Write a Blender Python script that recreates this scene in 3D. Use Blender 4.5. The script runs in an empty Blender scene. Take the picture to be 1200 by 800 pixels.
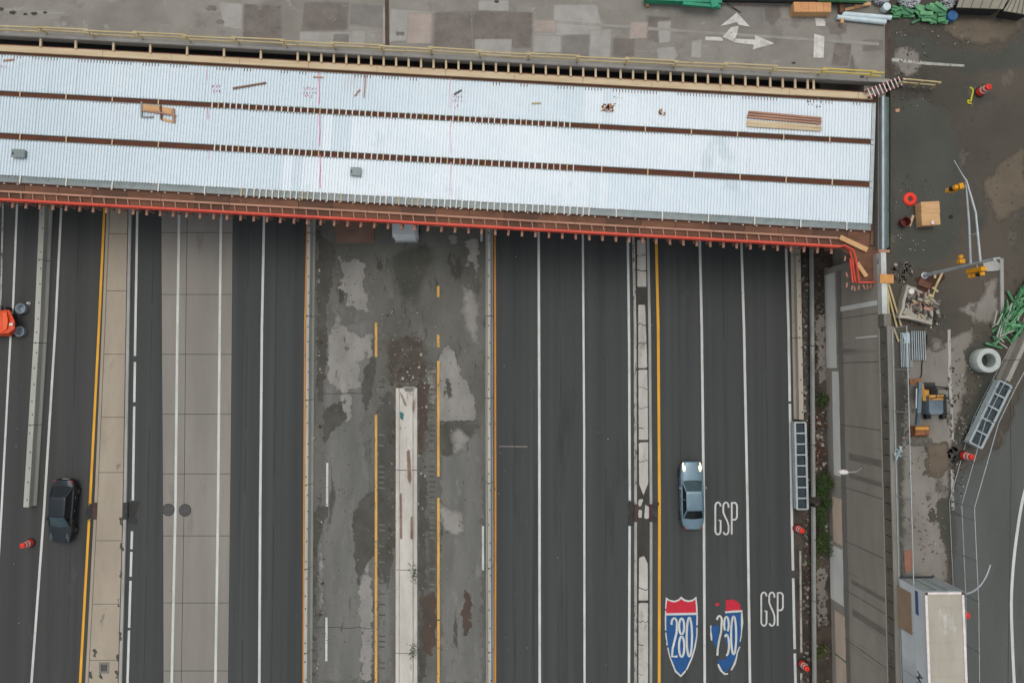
import bpy, math, random
from mathutils import Vector, Matrix
random.seed(7)
RAD = math.radians
scn = bpy.context.scene

# ------------------------------------------------------------------ camera, sky, sun, exposure
CAM_H, TILT, FPX = 55.0, RAD(2.7), 800.0
cam_d = bpy.data.cameras.new("camera"); cam = bpy.data.objects.new("camera", cam_d)
scn.collection.objects.link(cam); scn.camera = cam
cam.location = (0, 0, CAM_H); cam.rotation_euler = (TILT, 0, 0)
cam_d.sensor_width = 36.0; cam_d.lens = 24.0; cam_d.clip_end = 6000.0; cam_d.clip_start = 0.5

SUN_EL, SUN_AZ = RAD(76), RAD(350)          # overcast: very soft light
world = bpy.data.worlds.new("World"); scn.world = world; world.use_nodes = True
wn, wl_ = world.node_tree.nodes, world.node_tree.links
bg = wn["Background"]
sky = wn.new("ShaderNodeTexSky"); sky.sky_type = 'NISHITA'; sky.sun_disc = False
sky.sun_elevation = SUN_EL; sky.sun_rotation = SUN_AZ; sky.dust_density = 4.0; sky.air_density = 1.2
hs = wn.new("ShaderNodeHueSaturation"); hs.inputs["Saturation"].default_value = 0.30
wl_.new(sky.outputs[0], hs.inputs["Color"]); wl_.new(hs.outputs[0], bg.inputs[0])
bg.inputs[1].default_value = 0.134
sun_d = bpy.data.lights.new("sun", 'SUN'); sun_d.energy = 0.55; sun_d.angle = RAD(40); sun_d.color = (1.0, 0.985, 0.96)
sun = bpy.data.objects.new("sun", sun_d); scn.collection.objects.link(sun)
sdir = Vector((math.sin(SUN_AZ) * math.cos(SUN_EL), math.cos(SUN_AZ) * math.cos(SUN_EL), math.sin(SUN_EL)))
sun.rotation_euler = (-sdir).to_track_quat('-Z', 'Y').to_euler(); sun.location = (0, 0, 120)
vs = scn.view_settings; vs.view_transform = 'Standard'; vs.look = 'None'; vs.gamma = 1.0; vs.exposure = 0.03
vs.use_curve_mapping = False
scn.cycles.transparent_max_bounces = 64

# ------------------------------------------------------------------ helpers
CT, ST = math.cos(TILT), math.sin(TILT)
def P(u, v, z=0.0):
    """photo pixel (1200x800) -> world point at height z"""
    x, y, w = (u - 600) / FPX, (400 - v) / FPX, -1.0
    dx, dy, dz = x, y * CT - w * ST, y * ST + w * CT
    t = (z - CAM_H) / dz
    return Vector((dx * t, dy * t, z))
def lin(c):
    c = c / 255.0
    return c / 12.92 if c <= 0.04045 else ((c + 0.055) / 1.055) ** 2.4
def S(r, g, b): return (lin(r), lin(g), lin(b), 1.0)

MATS = {}; PARAMS = {}
def nz(N, L, geo, sc, det, vec=(1, 1, 1), rgh=0.6):
    mp = N.new("ShaderNodeMapping"); mp.inputs["Scale"].default_value = vec
    L.new(geo.outputs["Position"], mp.inputs["Vector"])
    n = N.new("ShaderNodeTexNoise"); n.inputs["Scale"].default_value = sc; n.inputs["Detail"].default_value = det
    n.inputs["Roughness"].default_value = rgh
    L.new(mp.outputs[0], n.inputs["Vector"]); return n.outputs["Fac"]
def rng(N, L, sock, a, b):
    r = N.new("ShaderNodeMapRange"); r.inputs[1].default_value = a; r.inputs[2].default_value = b
    L.new(sock, r.inputs[0]); return r.outputs[0]
def mixc(N, L, fac, A, B, mode='MIX'):
    x = N.new("ShaderNodeMix"); x.data_type = 'RGBA'; x.blend_type = mode
    for i, q in ((0, fac), (6, A), (7, B)):
        if isinstance(q, bpy.types.NodeSocket): L.new(q, x.inputs[i])
        else: x.inputs[i].default_value = q
    return x.outputs[2]
def colour(N, L, geo, p):
    if p['c2'] is not None: col = mixc(N, L, rng(N, L, nz(N, L, geo, 1.0, p['detail'], p['scale']), p['lo'], p['hi']), p['c1'], p['c2'])
    else: col = mixc(N, L, 0.0, p['c1'], p['c1'])
    for (sc, vec, th, wd, sc_col) in (p['spots'] or []):
        col = mixc(N, L, rng(N, L, nz(N, L, geo, sc, 6.0, vec, 0.65), th, th + wd), col, sc_col)
    if p['fine']:
        f = rng(N, L, nz(N, L, geo, p['fscale'], 2.0), 0.3, 0.7)
        g = N.new("ShaderNodeMapRange"); g.inputs[3].default_value = 1 - p['fine']; g.inputs[4].default_value = 1 + p['fine']
        L.new(f, g.inputs[0]); cb = N.new("ShaderNodeCombineColor")
        for i in range(3): L.new(g.outputs[0], cb.inputs[i])
        col = mixc(N, L, 1.0, col, cb.outputs[0], 'MULTIPLY')
    return col
def M(name, c1, c2=None, scale=(1, 1, 1), detail=4.0, rough=0.85, metal=0.0, bump=0.0, bscale=12.0,
      spots=None, lo=0.35, hi=0.65, fine=0.0, fscale=60.0, emit=None, spec=0.3):
    if name in MATS: return MATS[name]
    PARAMS[name] = dict(c1=c1, c2=c2, scale=scale, detail=detail, spots=spots, lo=lo, hi=hi, fine=fine, fscale=fscale)
    m = bpy.data.materials.new(name); m.use_nodes = True
    N, L = m.node_tree.nodes, m.node_tree.links
    b = N["Principled BSDF"]; b.inputs["Roughness"].default_value = rough; b.inputs["Metallic"].default_value = metal
    b.inputs["Specular IOR Level"].default_value = spec
    geo = N.new("ShaderNodeNewGeometry")
    L.new(colour(N, L, geo, PARAMS[name]), b.inputs["Base Color"])
    if bump:
        bp = N.new("ShaderNodeBump"); bp.inputs["Strength"].default_value = bump; bp.inputs["Distance"].default_value = 0.03
        L.new(nz(N, L, geo, bscale, 4.0), bp.inputs["Height"]); L.new(bp.outputs[0], b.inputs["Normal"])
    if emit:
        b.inputs["Emission Color"].default_value = emit[0]; b.inputs["Emission Strength"].default_value = emit[1]
    MATS[name] = m; return m

COL = scn.collection
def world_loc(o):
    v = Vector((0, 0, 0))
    while o is not None: v = v + o.location; o = o.parent
    return v
def tag(o, label=None, cat=None, group=None, kind=None):
    if label: o["label"] = label
    if cat: o["category"] = cat
    if group: o["group"] = group
    if kind: o["kind"] = kind
    return o
def thing(name, loc, label, cat, group=None, rz=0.0):
    o = bpy.data.objects.new(name, None); COL.objects.link(o); o.location = loc; o.rotation_euler = (0, 0, rz)
    o.empty_display_size = 0.3
    return tag(o, label, cat, group)

class MB:
    def __init__(s): s.v = []; s.f = []; s.m = []
    def add(s, vs_, fs, mi=0):
        n = len(s.v); s.v += [tuple(p) for p in vs_]; s.f += [tuple(i + n for i in f) for f in fs]; s.m += [mi] * len(fs); return s
    def prism(s, pts, z0, z1, mi=0):
        a = sum(pts[i][0] * pts[(i + 1) % len(pts)][1] - pts[(i + 1) % len(pts)][0] * pts[i][1] for i in range(len(pts)))
        if a < 0: pts = list(reversed(pts))
        n = len(pts)
        vv = [(p[0], p[1], z0) for p in pts] + [(p[0], p[1], z1) for p in pts]
        ff = [tuple(reversed(range(n))), tuple(range(n, 2 * n))] + [(i, (i + 1) % n, n + (i + 1) % n, n + i) for i in range(n)]
        return s.add(vv, ff, mi)
    def frustum(s, bot, top, mi=0):
        n = len(bot)
        ff = [tuple(reversed(range(n))), tuple(range(n, 2 * n))] + [(i, (i + 1) % n, n + (i + 1) % n, n + i) for i in range(n)]
        return s.add(list(bot) + list(top), ff, mi)
    def box(s, c, d, rz=0.0, mi=0, rx=0.0, ry=0.0):
        R = Matrix.Rotation(rz, 3, 'Z') @ Matrix.Rotation(ry, 3, 'Y') @ Matrix.Rotation(rx, 3, 'X')
        h = [x / 2 for x in d]; vv = []
        for z in (-1, 1):
            for x, y in ((-1, -1), (1, -1), (1, 1), (-1, 1)):
                vv.append(tuple(Vector(c) + R @ Vector((x * h[0], y * h[1], z * h[2]))))
        return s.add(vv, [(3, 2, 1, 0), (4, 5, 6, 7), (0, 1, 5, 4), (1, 2, 6, 5), (2, 3, 7, 6), (3, 0, 4, 7)], mi)
    def beam(s, p0, p1, w, h, mi=0):
        """rectangular bar between two points"""
        p0, p1 = Vector(p0), Vector(p1); d = (p1 - p0)
        d.normalize(); up = Vector((0, 0, 1)) if abs(d.z) < 0.95 else Vector((0, 1, 0))
        a = d.cross(up).normalized(); b = a.cross(d)
        vv = []
        for p in (p0, p1):
            for x, y in ((-1, -1), (1, -1), (1, 1), (-1, 1)): vv.append(p + a * (x * w / 2) + b * (y * h / 2))
        return s.add(vv, [(0, 1, 2, 3), (7, 6, 5, 4), (4, 5, 1, 0), (5, 6, 2, 1), (6, 7, 3, 2), (7, 4, 0, 3)], mi)
    def tube(s, pts, r, n=8, mi=0, caps=True):
        pts = [Vector(p) for p in pts]; rr = r if isinstance(r, (list, tuple)) else [r] * len(pts)
        vv = []; ff = []; a = None
        for i, p in enumerate(pts):
            d = (pts[min(i + 1, len(pts) - 1)] - pts[max(i - 1, 0)]).normalized()
            if a is None:
                up = Vector((0, 0, 1)) if abs(d.z) < 0.9 else Vector((1, 0, 0)); a = d.cross(up).normalized()
            a = (a - d * a.dot(d)).normalized(); b = d.cross(a)
            for k in range(n):
                t = 2 * math.pi * k / n; vv.append(p + a * (math.cos(t) * rr[i]) + b * (math.sin(t) * rr[i]))
        for i in range(len(pts) - 1):
            for k in range(n): ff.append((i * n + k, i * n + (k + 1) % n, (i + 1) * n + (k + 1) % n, (i + 1) * n + k))
        if caps: ff.append(tuple(reversed(range(n)))); ff.append(tuple(range((len(pts) - 1) * n, len(pts) * n)))
        return s.add(vv, ff, mi)
    def lathe(s, prof, c, n=20, mi=0, close=True, axis='Z'):
        vv = []; ff = []
        for (r, z) in prof:
            for k in range(n):
                t = 2 * math.pi * k / n
                q = (r * math.cos(t), r * math.sin(t), z)
                if axis == 'X': q = (z, r * math.cos(t), r * math.sin(t))
                vv.append((c[0] + q[0], c[1] + q[1], c[2] + q[2]))
        for i in range(len(prof) - 1):
            for k in range(n): ff.append((i * n + k, i * n + (k + 1) % n, (i + 1) * n + (k + 1) % n, (i + 1) * n + k))
        if close: ff.append(tuple(reversed(range(n)))); ff.append(tuple(range((len(prof) - 1) * n, len(prof) * n)))
        return s.add(vv, ff, mi)
    def sweep(s, prof, path, mi=0):
        """closed profile [(offset to the right, z)] along xy path"""
        path = [Vector((p[0], p[1])) for p in path]; n = len(prof); vv = []; ff = []
        for i, p in enumerate(path):
            d = (path[min(i + 1, len(path) - 1)] - path[max(i - 1, 0)]).normalized(); r = Vector((d.y, -d.x))
            for o, z in prof: q = p + r * o; vv.append((q.x, q.y, z))
        for i in range(len(path) - 1):
            for k in range(n): ff.append((i * n + k, i * n + (k + 1) % n, (i + 1) * n + (k + 1) % n, (i + 1) * n + k))
        ff.append(tuple(reversed(range(n)))); ff.append(tuple(range((len(path) - 1) * n, len(path) * n)))
        return s.add(vv, ff, mi)
    def sheet(s, pts, z, mi=0):
        a = sum(pts[i][0] * pts[(i + 1) % len(pts)][1] - pts[(i + 1) % len(pts)][0] * pts[i][1] for i in range(len(pts)))
        if a < 0: pts = list(reversed(pts))
        if len(pts) > 5:
            from mathutils.geometry import delaunay_2d_cdt
            n = len(pts); r = delaunay_2d_cdt([Vector((p[0], p[1])) for p in pts], [], [list(range(n))], 1, 1e-5)
            return s.add([(p[0], p[1], z) for p in r[0]], [tuple(f) for f in r[2]], mi)
        return s.add([(p[0], p[1], z) for p in pts], [tuple(range(len(pts)))], mi)
    def ribbon(s, path, w, z, mi=0):
        path = [Vector((p[0], p[1])) for p in path]; vv = []; ff = []
        for i, p in enumerate(path):
            d = (path[min(i + 1, len(path) - 1)] - path[max(i - 1, 0)]).normalized(); r = Vector((d.y, -d.x))
            vv += [(p.x + r.x * w / 2, p.y + r.y * w / 2, z), (p.x - r.x * w / 2, p.y - r.y * w / 2, z)]
        for i in range(len(path) - 1): ff.append((2 * i, 2 * i + 2, 2 * i + 3, 2 * i + 1))
        ff = [tuple(reversed(f)) for f in ff]
        return s.add(vv, ff, mi)
    def build(s, name, mat, parent=None, local=False, smooth=False, fix=False):
        me = bpy.data.meshes.new(name)
        if parent is None:
            xs = [p[0] for p in s.v]; ys = [p[1] for p in s.v]; zs = [p[2] for p in s.v]
            org = Vector(((min(xs) + max(xs)) / 2, (min(ys) + max(ys)) / 2, min(zs)))
        else:
            org = Vector((0, 0, 0)) if local else world_loc(parent)
        me.from_pydata([tuple(Vector(p) - org) for p in s.v], [], s.f)
        mats = mat if isinstance(mat, (list, tuple)) else [mat]
        for q in mats: me.materials.append(q)
        if len(mats) > 1: me.polygons.foreach_set("material_index", s.m)
        if smooth:
            me.polygons.foreach_set("use_smooth", [True] * len(me.polygons))
            me.set_sharp_from_angle(angle=RAD(40))
        if fix:
            import bmesh
            bm = bmesh.new(); bm.from_mesh(me); bmesh.ops.recalc_face_normals(bm, faces=bm.faces); bm.to_mesh(me); bm.free()
        me.update()
        o = bpy.data.objects.new(name, me); COL.objects.link(o)
        if parent is None: o.location = org
        else: o.parent = parent
        return o

def copy_tree(o, parent=None):
    c = o.copy(); COL.objects.link(c); c.parent = parent
    for ch in list(o.children): copy_tree(ch, c)
    return c
def inst(me_obj, loc, rz, parent, scale=None):
    """another object with the same mesh, placed in world coordinates under parent"""
    c = bpy.data.objects.new(me_obj.name.split('.')[0], me_obj.data); COL.objects.link(c)
    c.parent = parent; c.location = Vector(loc) - world_loc(parent); c.rotation_euler = (0, 0, rz)
    if scale: c.scale = scale
    return c
def PX(pts, z=0.0): return [P(u, v, z) for u, v in pts]
def interp(pts, v):
    """x of a pixel polyline [(x,y)] at row v (linear, extrapolated)"""
    if v <= pts[0][1]: a, b = pts[0], pts[1]
    elif v >= pts[-1][1]: a, b = pts[-2], pts[-1]
    else:
        for a, b in zip(pts, pts[1:]):
            if a[1] <= v <= b[1]: break
    return a[0] + (b[0] - a[0]) * (v - a[1]) / (b[1] - a[1])
def rough_poly(pts, amp=0.16, it=3, rnd=random):
    pts = [Vector((p[0], p[1])) for p in pts]
    for _ in range(it):
        out = []
        for i, p in enumerate(pts):
            q = pts[(i + 1) % len(pts)]; d = q - p
            out += [p, (p + q) / 2 + Vector((-d.y, d.x)) * rnd.uniform(-amp, amp) + d * rnd.uniform(-.1, .1)]
        pts = out
    return pts

# ------------------------------------------------------------------ materials
m_asph = M("asphalt_highway", S(63, 65, 64), S(73, 75, 73), (0.9, 0.012, 1), 5, 0.9, bump=0.25, bscale=30, fine=0.10, fscale=25,
           spots=[(0.35, (1, .15, 1), .58, .14, S(58, 59, 58)), (.5, (1.6, .03, 1), .58, .10, S(59, 61, 60)), (.9, (1, .25, 1), .64, .08, S(76, 78, 76)), (5, (1, 1, 1), .73, .04, S(84, 85, 82))])
m_asph_l = M("asphalt_left", S(62, 63, 61), S(73, 73, 71), (0.9, 0.015, 1), 5, 0.9, bump=0.25, bscale=30, fine=0.10, fscale=25, spots=[(0.35, (1, .15, 1), .58, .14, S(58, 58, 57)), (.9, (1, .25, 1), .64, .08, S(76, 76, 74))])
m_wz = M("asphalt_work_zone", S(88, 87, 80), S(108, 107, 100), (0.3, 0.16, 1), 8, 0.9, bump=0.5, bscale=6, fine=0.16, fscale=14,
         spots=[(1.1, (1, .5, 1), .60, .08, S(112, 109, 101)), (3.5, (1, .7, 1), .64, .05, S(68, 66, 60)), (.8, (1, .3, 1), .60, .10, S(74, 72, 66)), (9, (1, 1, 1), .72, .03, S(128, 122, 112)), (0.5, (1, .4, 1), .58, .06, S(72, 70, 63)), (2.2, (1, 1, 1), .68, .05, S(112, 110, 105))])
m_wzp = M("old_pavement_grey", S(124, 121, 115), S(146, 143, 136), (0.5, 0.25, 1), 7, 0.9, bump=0.25, bscale=8, fine=0.08, fscale=20,
          spots=[(1.6, (1, .5, 1), .60, .05, S(88, 86, 80)), (.7, (1, .25, 1), .58, .1, S(150, 147, 140)), (5, (1, 1, 1), .66, .04, S(94, 90, 83))])
m_wzp2 = M("old_pavement_mid", S(98, 98, 94), S(116, 115, 110), (0.6, 0.12, 1), 7, 0.9, bump=0.25, bscale=8, fine=0.08, fscale=20,
           spots=[(1.2, (1, .3, 1), .58, .10, S(122, 120, 115)), (.6, (1, .2, 1), .60, .06, S(78, 77, 73)), (4, (1, .6, 1), .66, .04, S(74, 72, 67))])
m_mud = M("dark_mud", S(68, 67, 60), S(84, 82, 75), (0.9, 0.6, 1), 7, 0.75, bump=0.5, bscale=5, fine=0.12, fscale=16)
m_redmud = M("reddish_mud", S(84, 69, 60), S(70, 64, 56), (0.9, 0.6, 1), 7, 0.85, bump=0.5, bscale=5, fine=0.12, fscale=16)
m_conc_lane = M("concrete_lane", S(127, 123, 115), S(140, 135, 126), (0.5, 0.06, 1), 6, 0.88, bump=0.1, bscale=20, fine=0.06, fscale=22,
                spots=[(.6, (1.4, .25, 1), .60, .14, S(118, 113, 106)), (2.5, (1, .6, 1), .68, .06, S(112, 107, 99)), (8, (1, 1, 1), .74, .03, S(98, 93, 86))])
m_joint = M("joint_dark", S(72, 68, 62), S(60, 58, 54), (2, 2, 1))
m_tan = M("concrete_tan", S(152, 141, 124), S(165, 154, 136), (0.7, 0.2, 1), 6, 0.88, bump=0.1, bscale=20, fine=0.05, fscale=22,
          spots=[(.7, (1, .4, 1), .60, .12, S(146, 135, 119)), (1.0, (1, .5, 1), .66, .06, S(128, 119, 106)), (7, (1, 1, 1), .72, .03, S(98, 90, 80))])
m_kerb = M("kerb_concrete", S(142, 142, 136), S(165, 163, 156), (1, .4, 1), 5, 0.85, bump=0.15, bscale=15, fine=0.06)
m_barr = M("barrier_concrete", S(158, 158, 148), S(176, 175, 165), (.8, .25, .8), 6, 0.85, bump=0.12, bscale=12, fine=0.05,
           spots=[(2.2, (1, .6, 1), .66, .06, S(128, 124, 114)), (6, (1, 1, 1), .74, .03, S(90, 86, 78))])
m_barr_t = M("barrier_concrete_tan", S(160, 152, 138), S(178, 169, 154), (.8, .25, .8), 6, 0.85, bump=0.12, bscale=12, fine=0.05,
             spots=[(2.2, (1, .6, 1), .64, .06, S(128, 120, 108))])
m_white = M("paint_white", S(204, 205, 199), S(184, 185, 179), (2, .5, 1), 5, 0.7, fine=0.08, fscale=12, spots=[(1.2, (1, .25, 1), .60, .12, S(168, 168, 163)), (7, (1, .6, 1), .66, .05, S(118, 118, 115))])
m_white_old = M("paint_white_worn", S(176, 174, 166), S(150, 148, 140), (2, .6, 1), 5, 0.8, spots=[(4, (1, .4, 1), .56, .05, S(96, 92, 86))])
m_yel = M("paint_yellow", S(226, 168, 52), S(206, 150, 50), (2, .5, 1), 5, 0.7, spots=[(5, (1, .4, 1), .70, .05, S(120, 96, 60))])
m_yel_old = M("paint_yellow_old", S(214, 166, 84), S(186, 146, 82), (2, .5, 1), 5, 0.75, spots=[(4, (1, .4, 1), .60, .05, S(110, 98, 80))])
m_org_line = M("paint_orange_line", S(206, 142, 62), S(190, 130, 66), (2, .5, 1), 5, 0.75, spots=[(4, (1, .4, 1), .62, .05, S(110, 98, 80))])
m_red_p = M("paint_red", S(197, 38, 58), S(182, 40, 56), (3, 2, 1), 5, 0.7)
m_blue_p = M("paint_blue", S(30, 84, 140), S(36, 76, 122), (3, 2, 1), 5, 0.7)
m_old = M("old_deck_concrete", S(123, 119, 110), S(141, 137, 128), (.3, .35, 1), 7, 0.9, bump=0.2, bscale=10, fine=0.07, fscale=18,
          spots=[(.5, (1, 1, 1), .56, .12, S(118, 113, 106)), (1.1, (1, 1, 1), .60, .14, S(156, 153, 147)), (3.0, (1, 1, 1), .68, .05, S(104, 98, 90)), (.9, (.15, 1, 1), .62, .1, S(152, 149, 143)), (7, (1, 1, 1), .72, .04, S(98, 93, 86))])
m_p_light = M("patch_light", S(160, 156, 150), S(146, 143, 136), (1, 1, 1), 6, 0.9, fine=0.06, spots=[(2, (1, 1, 1), .66, .08, S(128, 124, 116))])
m_p_brown = M("patch_brown", S(122, 115, 107), S(106, 99, 92), (1, 1, 1), 6, 0.9, fine=0.08, spots=[(3, (1, 1, 1), .60, .08, S(94, 87, 80)), (1.2, (1, 1, 1), .60, .12, S(134, 128, 121))])
m_p_pink = M("patch_pinkish", S(164, 152, 142), S(150, 138, 128), (1, 1, 1), 6, 0.9, fine=0.06)
m_p_grey = M("patch_grey", S(126, 122, 116), S(114, 110, 105), (1, 1, 1), 6, 0.9, fine=0.06)
m_street = M("street_asphalt_wet", S(64, 60, 52), S(82, 75, 64), (.10, .09, .1), 8, 0.7, bump=0.3, bscale=8, fine=0.10, fscale=14,
             spots=[(.22, (1, 1, .1), .53, .10, S(64, 64, 57)), (.5, (1, .6, .1), .60, .08, S(98, 91, 79)), (1.3, (1, .8, .1), .60, .10, S(58, 54, 47)), (2.5, (1, 1, .1), .68, .06, S(104, 98, 86))])
m_street_dk = M("street_asphalt_dark", S(58, 59, 52), S(72, 72, 64), (.22, .16, .1), 8, 0.65, bump=0.3, bscale=8, fine=0.10, fscale=14,
                spots=[(2.2, (1, 1, .1), .71, .04, S(108, 106, 96))])
m_street_rd = M("street_asphalt_road", S(78, 81, 77), S(88, 90, 86), (.3, .08, .1), 7, 0.85, bump=0.25, bscale=10, fine=0.10, fscale=16,
                spots=[(.5, (1, .3, .1), .60, .08, S(76, 78, 75))])
m_street_dry = M("street_concrete_dry", S(118, 113, 104), S(134, 129, 120), (.5, .3, .1), 7, 0.9, bump=0.25, bscale=8, fine=0.08, fscale=14,
                 spots=[(.9, (1, .6, .1), .60, .06, S(96, 91, 82)), (3, (1, 1, .1), .7, .05, S(84, 80, 72))])
m_tanmud = M("tan_mud", S(106, 95, 80), S(94, 84, 71), (.4, .5, .1), 7, 0.8, bump=0.3, bscale=8, fine=0.08, fscale=14)
m_soil = M("verge_soil", S(52, 48, 42), S(86, 77, 68), (.8, .5, 1), 8, 0.95, bump=0.8, bscale=4, fine=0.2, fscale=12,
           spots=[(1.8, (1, 1, 1), .62, .05, S(100, 92, 82))])
m_wall = M("wall_concrete", S(148, 141, 130), S(164, 156, 144), (.3, .12, .5), 7, 0.9, bump=0.15, bscale=8, fine=0.05,
           spots=[(.5, (1, 1.6, .12), .60, .12, S(122, 118, 110))])
m_wall_dk = M("parapet_concrete", S(102, 99, 89), S(120, 116, 105), (1, .5, 1), 7, 0.9, bump=0.2, bscale=8, fine=0.06, spots=[(1.5, (1, 1, 1), .60, .08, S(84, 82, 72))])
m_wp_grey = M("wall_paint_grey", S(224, 224, 215), S(212, 212, 204), (.5, .3, 1), 5, 0.85, fine=0.04)
m_wp_beige = M("wall_paint_beige", S(214, 192, 170), S(202, 182, 162), (.5, .3, 1), 5, 0.85, fine=0.04)
m_pan = M("galvanised_pan", S(200, 212, 217), S(210, 220, 224), (.12, .08, 1), 5, 0.5, 0.12, fine=0.03, fscale=8, spec=0.4, spots=[(.35, (1, .5, 1), .60, .12, S(194, 203, 206)), (2.2, (1, .5, 1), .70, .06, S(178, 188, 192)), (6, (1, .6, 1), .76, .03, S(150, 142, 132))])
m_pan2 = M("galvanised_pan_bright", S(210, 220, 224), S(218, 226, 229), (.2, .2, 1), 5, 0.5, 0.12, fine=0.03, fscale=8, spec=0.4, spots=[(.35, (1, .5, 1), .60, .12, S(190, 203, 208)), (2.2, (1, .5, 1), .70, .06, S(178, 188, 192)), (6, (1, .6, 1), .76, .03, S(150, 142, 132))])
m_pan3 = M("galvanised_pan_mid", S(206, 217, 222), S(212, 222, 226), (.2, .2, 1), 5, 0.5, 0.12, fine=0.03, fscale=8, spec=0.4, spots=[(.35, (1, .5, 1), .60, .12, S(190, 203, 208)), (2.2, (1, .5, 1), .70, .06, S(178, 188, 192)), (6, (1, .6, 1), .76, .03, S(150, 142, 132))])
m_zinc = M("zinc_grey", S(118, 128, 126), S(134, 142, 140), (2, 2, 1), 5, 0.5, 0.2, fine=0.08)
m_rust = M("weathering_steel", S(98, 58, 38), S(80, 50, 36), (1.2, 2, 1), 6, 0.8, fine=0.12, fscale=15, spots=[(3, (1, 1, 1), .66, .06, S(120, 76, 50))])
m_ply = M("form_plywood", S(118, 82, 62), S(94, 66, 50), (.5, 1.2, 1), 6, 0.8, fine=0.10, fscale=12, spots=[(1.2, (1, 1, 1), .6, .1, S(134, 94, 70))])
m_ply2 = M("form_plywood_dark", S(98, 70, 54), S(82, 60, 48), (.5, 1.2, 1), 6, 0.8, fine=0.10, fscale=12)
m_cream = M("timber_cream", S(206, 188, 156), S(190, 168, 134), (.4, 3, 1), 5, 0.8, fine=0.06, spots=[(1.4, (1, 1, 1), .66, .08, S(150, 122, 88))])
m_tim_old = M("timber_weathered", S(178, 138, 116), S(158, 118, 98), (.5, 3, 1), 5, 0.85, fine=0.07)
m_tim = M("timber_fresh", S(204, 164, 118), S(190, 148, 104), (1, 4, 1), 5, 0.75, fine=0.07)
m_tim_yel = M("timber_yellow", S(190, 174, 134), S(174, 156, 114), (.6, 2, 1), 5, 0.8, fine=0.07, spots=[(1.5, (1, 1, 1), .60, .08, S(150, 122, 84))])
m_tim_yel2 = M("timber_bright_yellow", S(204, 184, 96), S(190, 168, 84), (.6, 2, 1), 5, 0.8, fine=0.07)
m_redrail = M("rail_red", S(212, 84, 62), S(194, 70, 54), (1, 1, 1), 5, 0.55, spots=[(2, (1, 1, 1), .66, .06, S(150, 60, 46))])
m_barwhite = M("bar_white", S(226, 226, 218), S(206, 200, 190), (3, 3, 1), 4, 0.6)
m_pinkmark = M("pink_spray_paint", S(222, 130, 158), S(214, 90, 130), (3, 3, 1), 4, 0.8)
m_pinkfaint = M("pink_chalk", S(224, 196, 206), S(226, 176, 194), (3, 3, 1), 4, 0.8)
m_steel_lt = M("galvanised_steel", S(158, 168, 168), S(176, 184, 184), (2, 2, 2), 4, 0.45, 0.3, fine=0.05)
m_steel_dk = M("dark_steel", S(48, 50, 52), S(64, 66, 66), (2, 2, 2), 4, 0.5, 0.3)
m_black = M("black_rubber", S(30, 30, 31), S(40, 40, 40), (3, 3, 3), 4, 0.8)
m_glass = M("tinted_glass", S(18, 24, 27), None, rough=0.25, spec=0.35)
m_wind = M("windshield_glass", S(52, 74, 78), S(44, 64, 70), (1, 1, 1), 3, 0.2, spec=0.5)
m_chrome = M("rim_alloy", S(120, 124, 128), None, rough=0.35, metal=0.8)
m_org = M("safety_orange", S(232, 62, 44), S(218, 54, 40), (3, 3, 3), 4, 0.5, fine=0.04)
m_refl = M("reflective_white", S(228, 222, 216), S(208, 200, 194), (3, 3, 3), 4, 0.5)
m_sig = M("signal_yellow", S(232, 164, 32), S(214, 146, 28), (4, 4, 4), 4, 0.5)
m_pole = M("pole_steel", S(186, 192, 192), S(166, 172, 172), (2, 2, 2), 4, 0.45, 0.2)
m_green = M("epoxy_green", S(84, 146, 98), S(64, 116, 80), (2, 2, 2), 4, 0.55, fine=0.06)
m_green2 = M("green_light", S(112, 168, 120), S(88, 142, 100), (2, 2, 2), 4, 0.55, fine=0.06)
m_green3 = M("green_teal", S(46, 148, 112), S(38, 126, 96), (2, 2, 2), 4, 0.5)
m_leaf = M("leaf", S(54, 78, 38), S(40, 62, 30), (3, 3, 3), 4, 0.7)
m_leaf2 = M("leaf_dry", S(84, 90, 44), S(60, 74, 36), (3, 3, 3), 4, 0.7)
m_deb_w = M("debris_pale", S(166, 160, 150), S(130, 124, 114), (4, 4, 4), 4, 0.9)
m_deb_b = M("debris_brown", S(90, 68, 55), S(72, 58, 48), (4, 4, 4), 4, 0.9)
m_deb_g = M("debris_grey", S(110, 106, 98), S(86, 82, 76), (4, 4, 4), 4, 0.9)

# ================================================================== THE SETTING
b = MB(); b.sheet([(-2500, -2500), (2500, -2500), (2500, 2500), (-2500, 2500)], -0.05)
tag(b.build("ground", M("far_ground", S(96, 92, 82), S(80, 80, 70), (.02, .02, 1), 6)), kind="structure")

YN, YS = 70.0, -60.0
b = MB(); b.sheet([(-90, YS), (26.6, YS), (26.6, YN), (-90, YN)], 0.0)
road = tag(b.build("highway_road", m_asph), kind="structure")

def pline(pts, v0=None, v1=None, ext=True):
    """a pixel polyline between rows v0 and v1 (rows beyond the ends are extrapolated) as world points"""
    v0 = pts[0][1] if v0 is None else v0; v1 = pts[-1][1] if v1 is None else v1
    rows = [v0] + [q[1] for q in pts if v0 < q[1] < v1] + [v1]
    return [P(interp(pts, v), v, 0) for v in rows]
TOPV, BOTV = 120, 900
L_ISL = [(126, 247), (120.5, 385), (111.5, 595), (101, 800)]
R_ISL = [(155.5, 247), (153, 385), (149.5, 597), (144, 800)]
C_L = [(189, 250), (189.5, 385), (191, 595), (191.5, 800)]
C_R = [(273, 250), (272, 385), (270, 595), (267.5, 800)]
# older asphalt left of the island
b = MB(); lp = pline(L_ISL, TOPV, BOTV); b.sheet([(-90, lp[0].y)] + [(p.x, p.y) for p in lp] + [(-90, lp[-1].y)], 0.004)
tag(b.build("ramp_road", m_asph_l), kind="structure")
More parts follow.
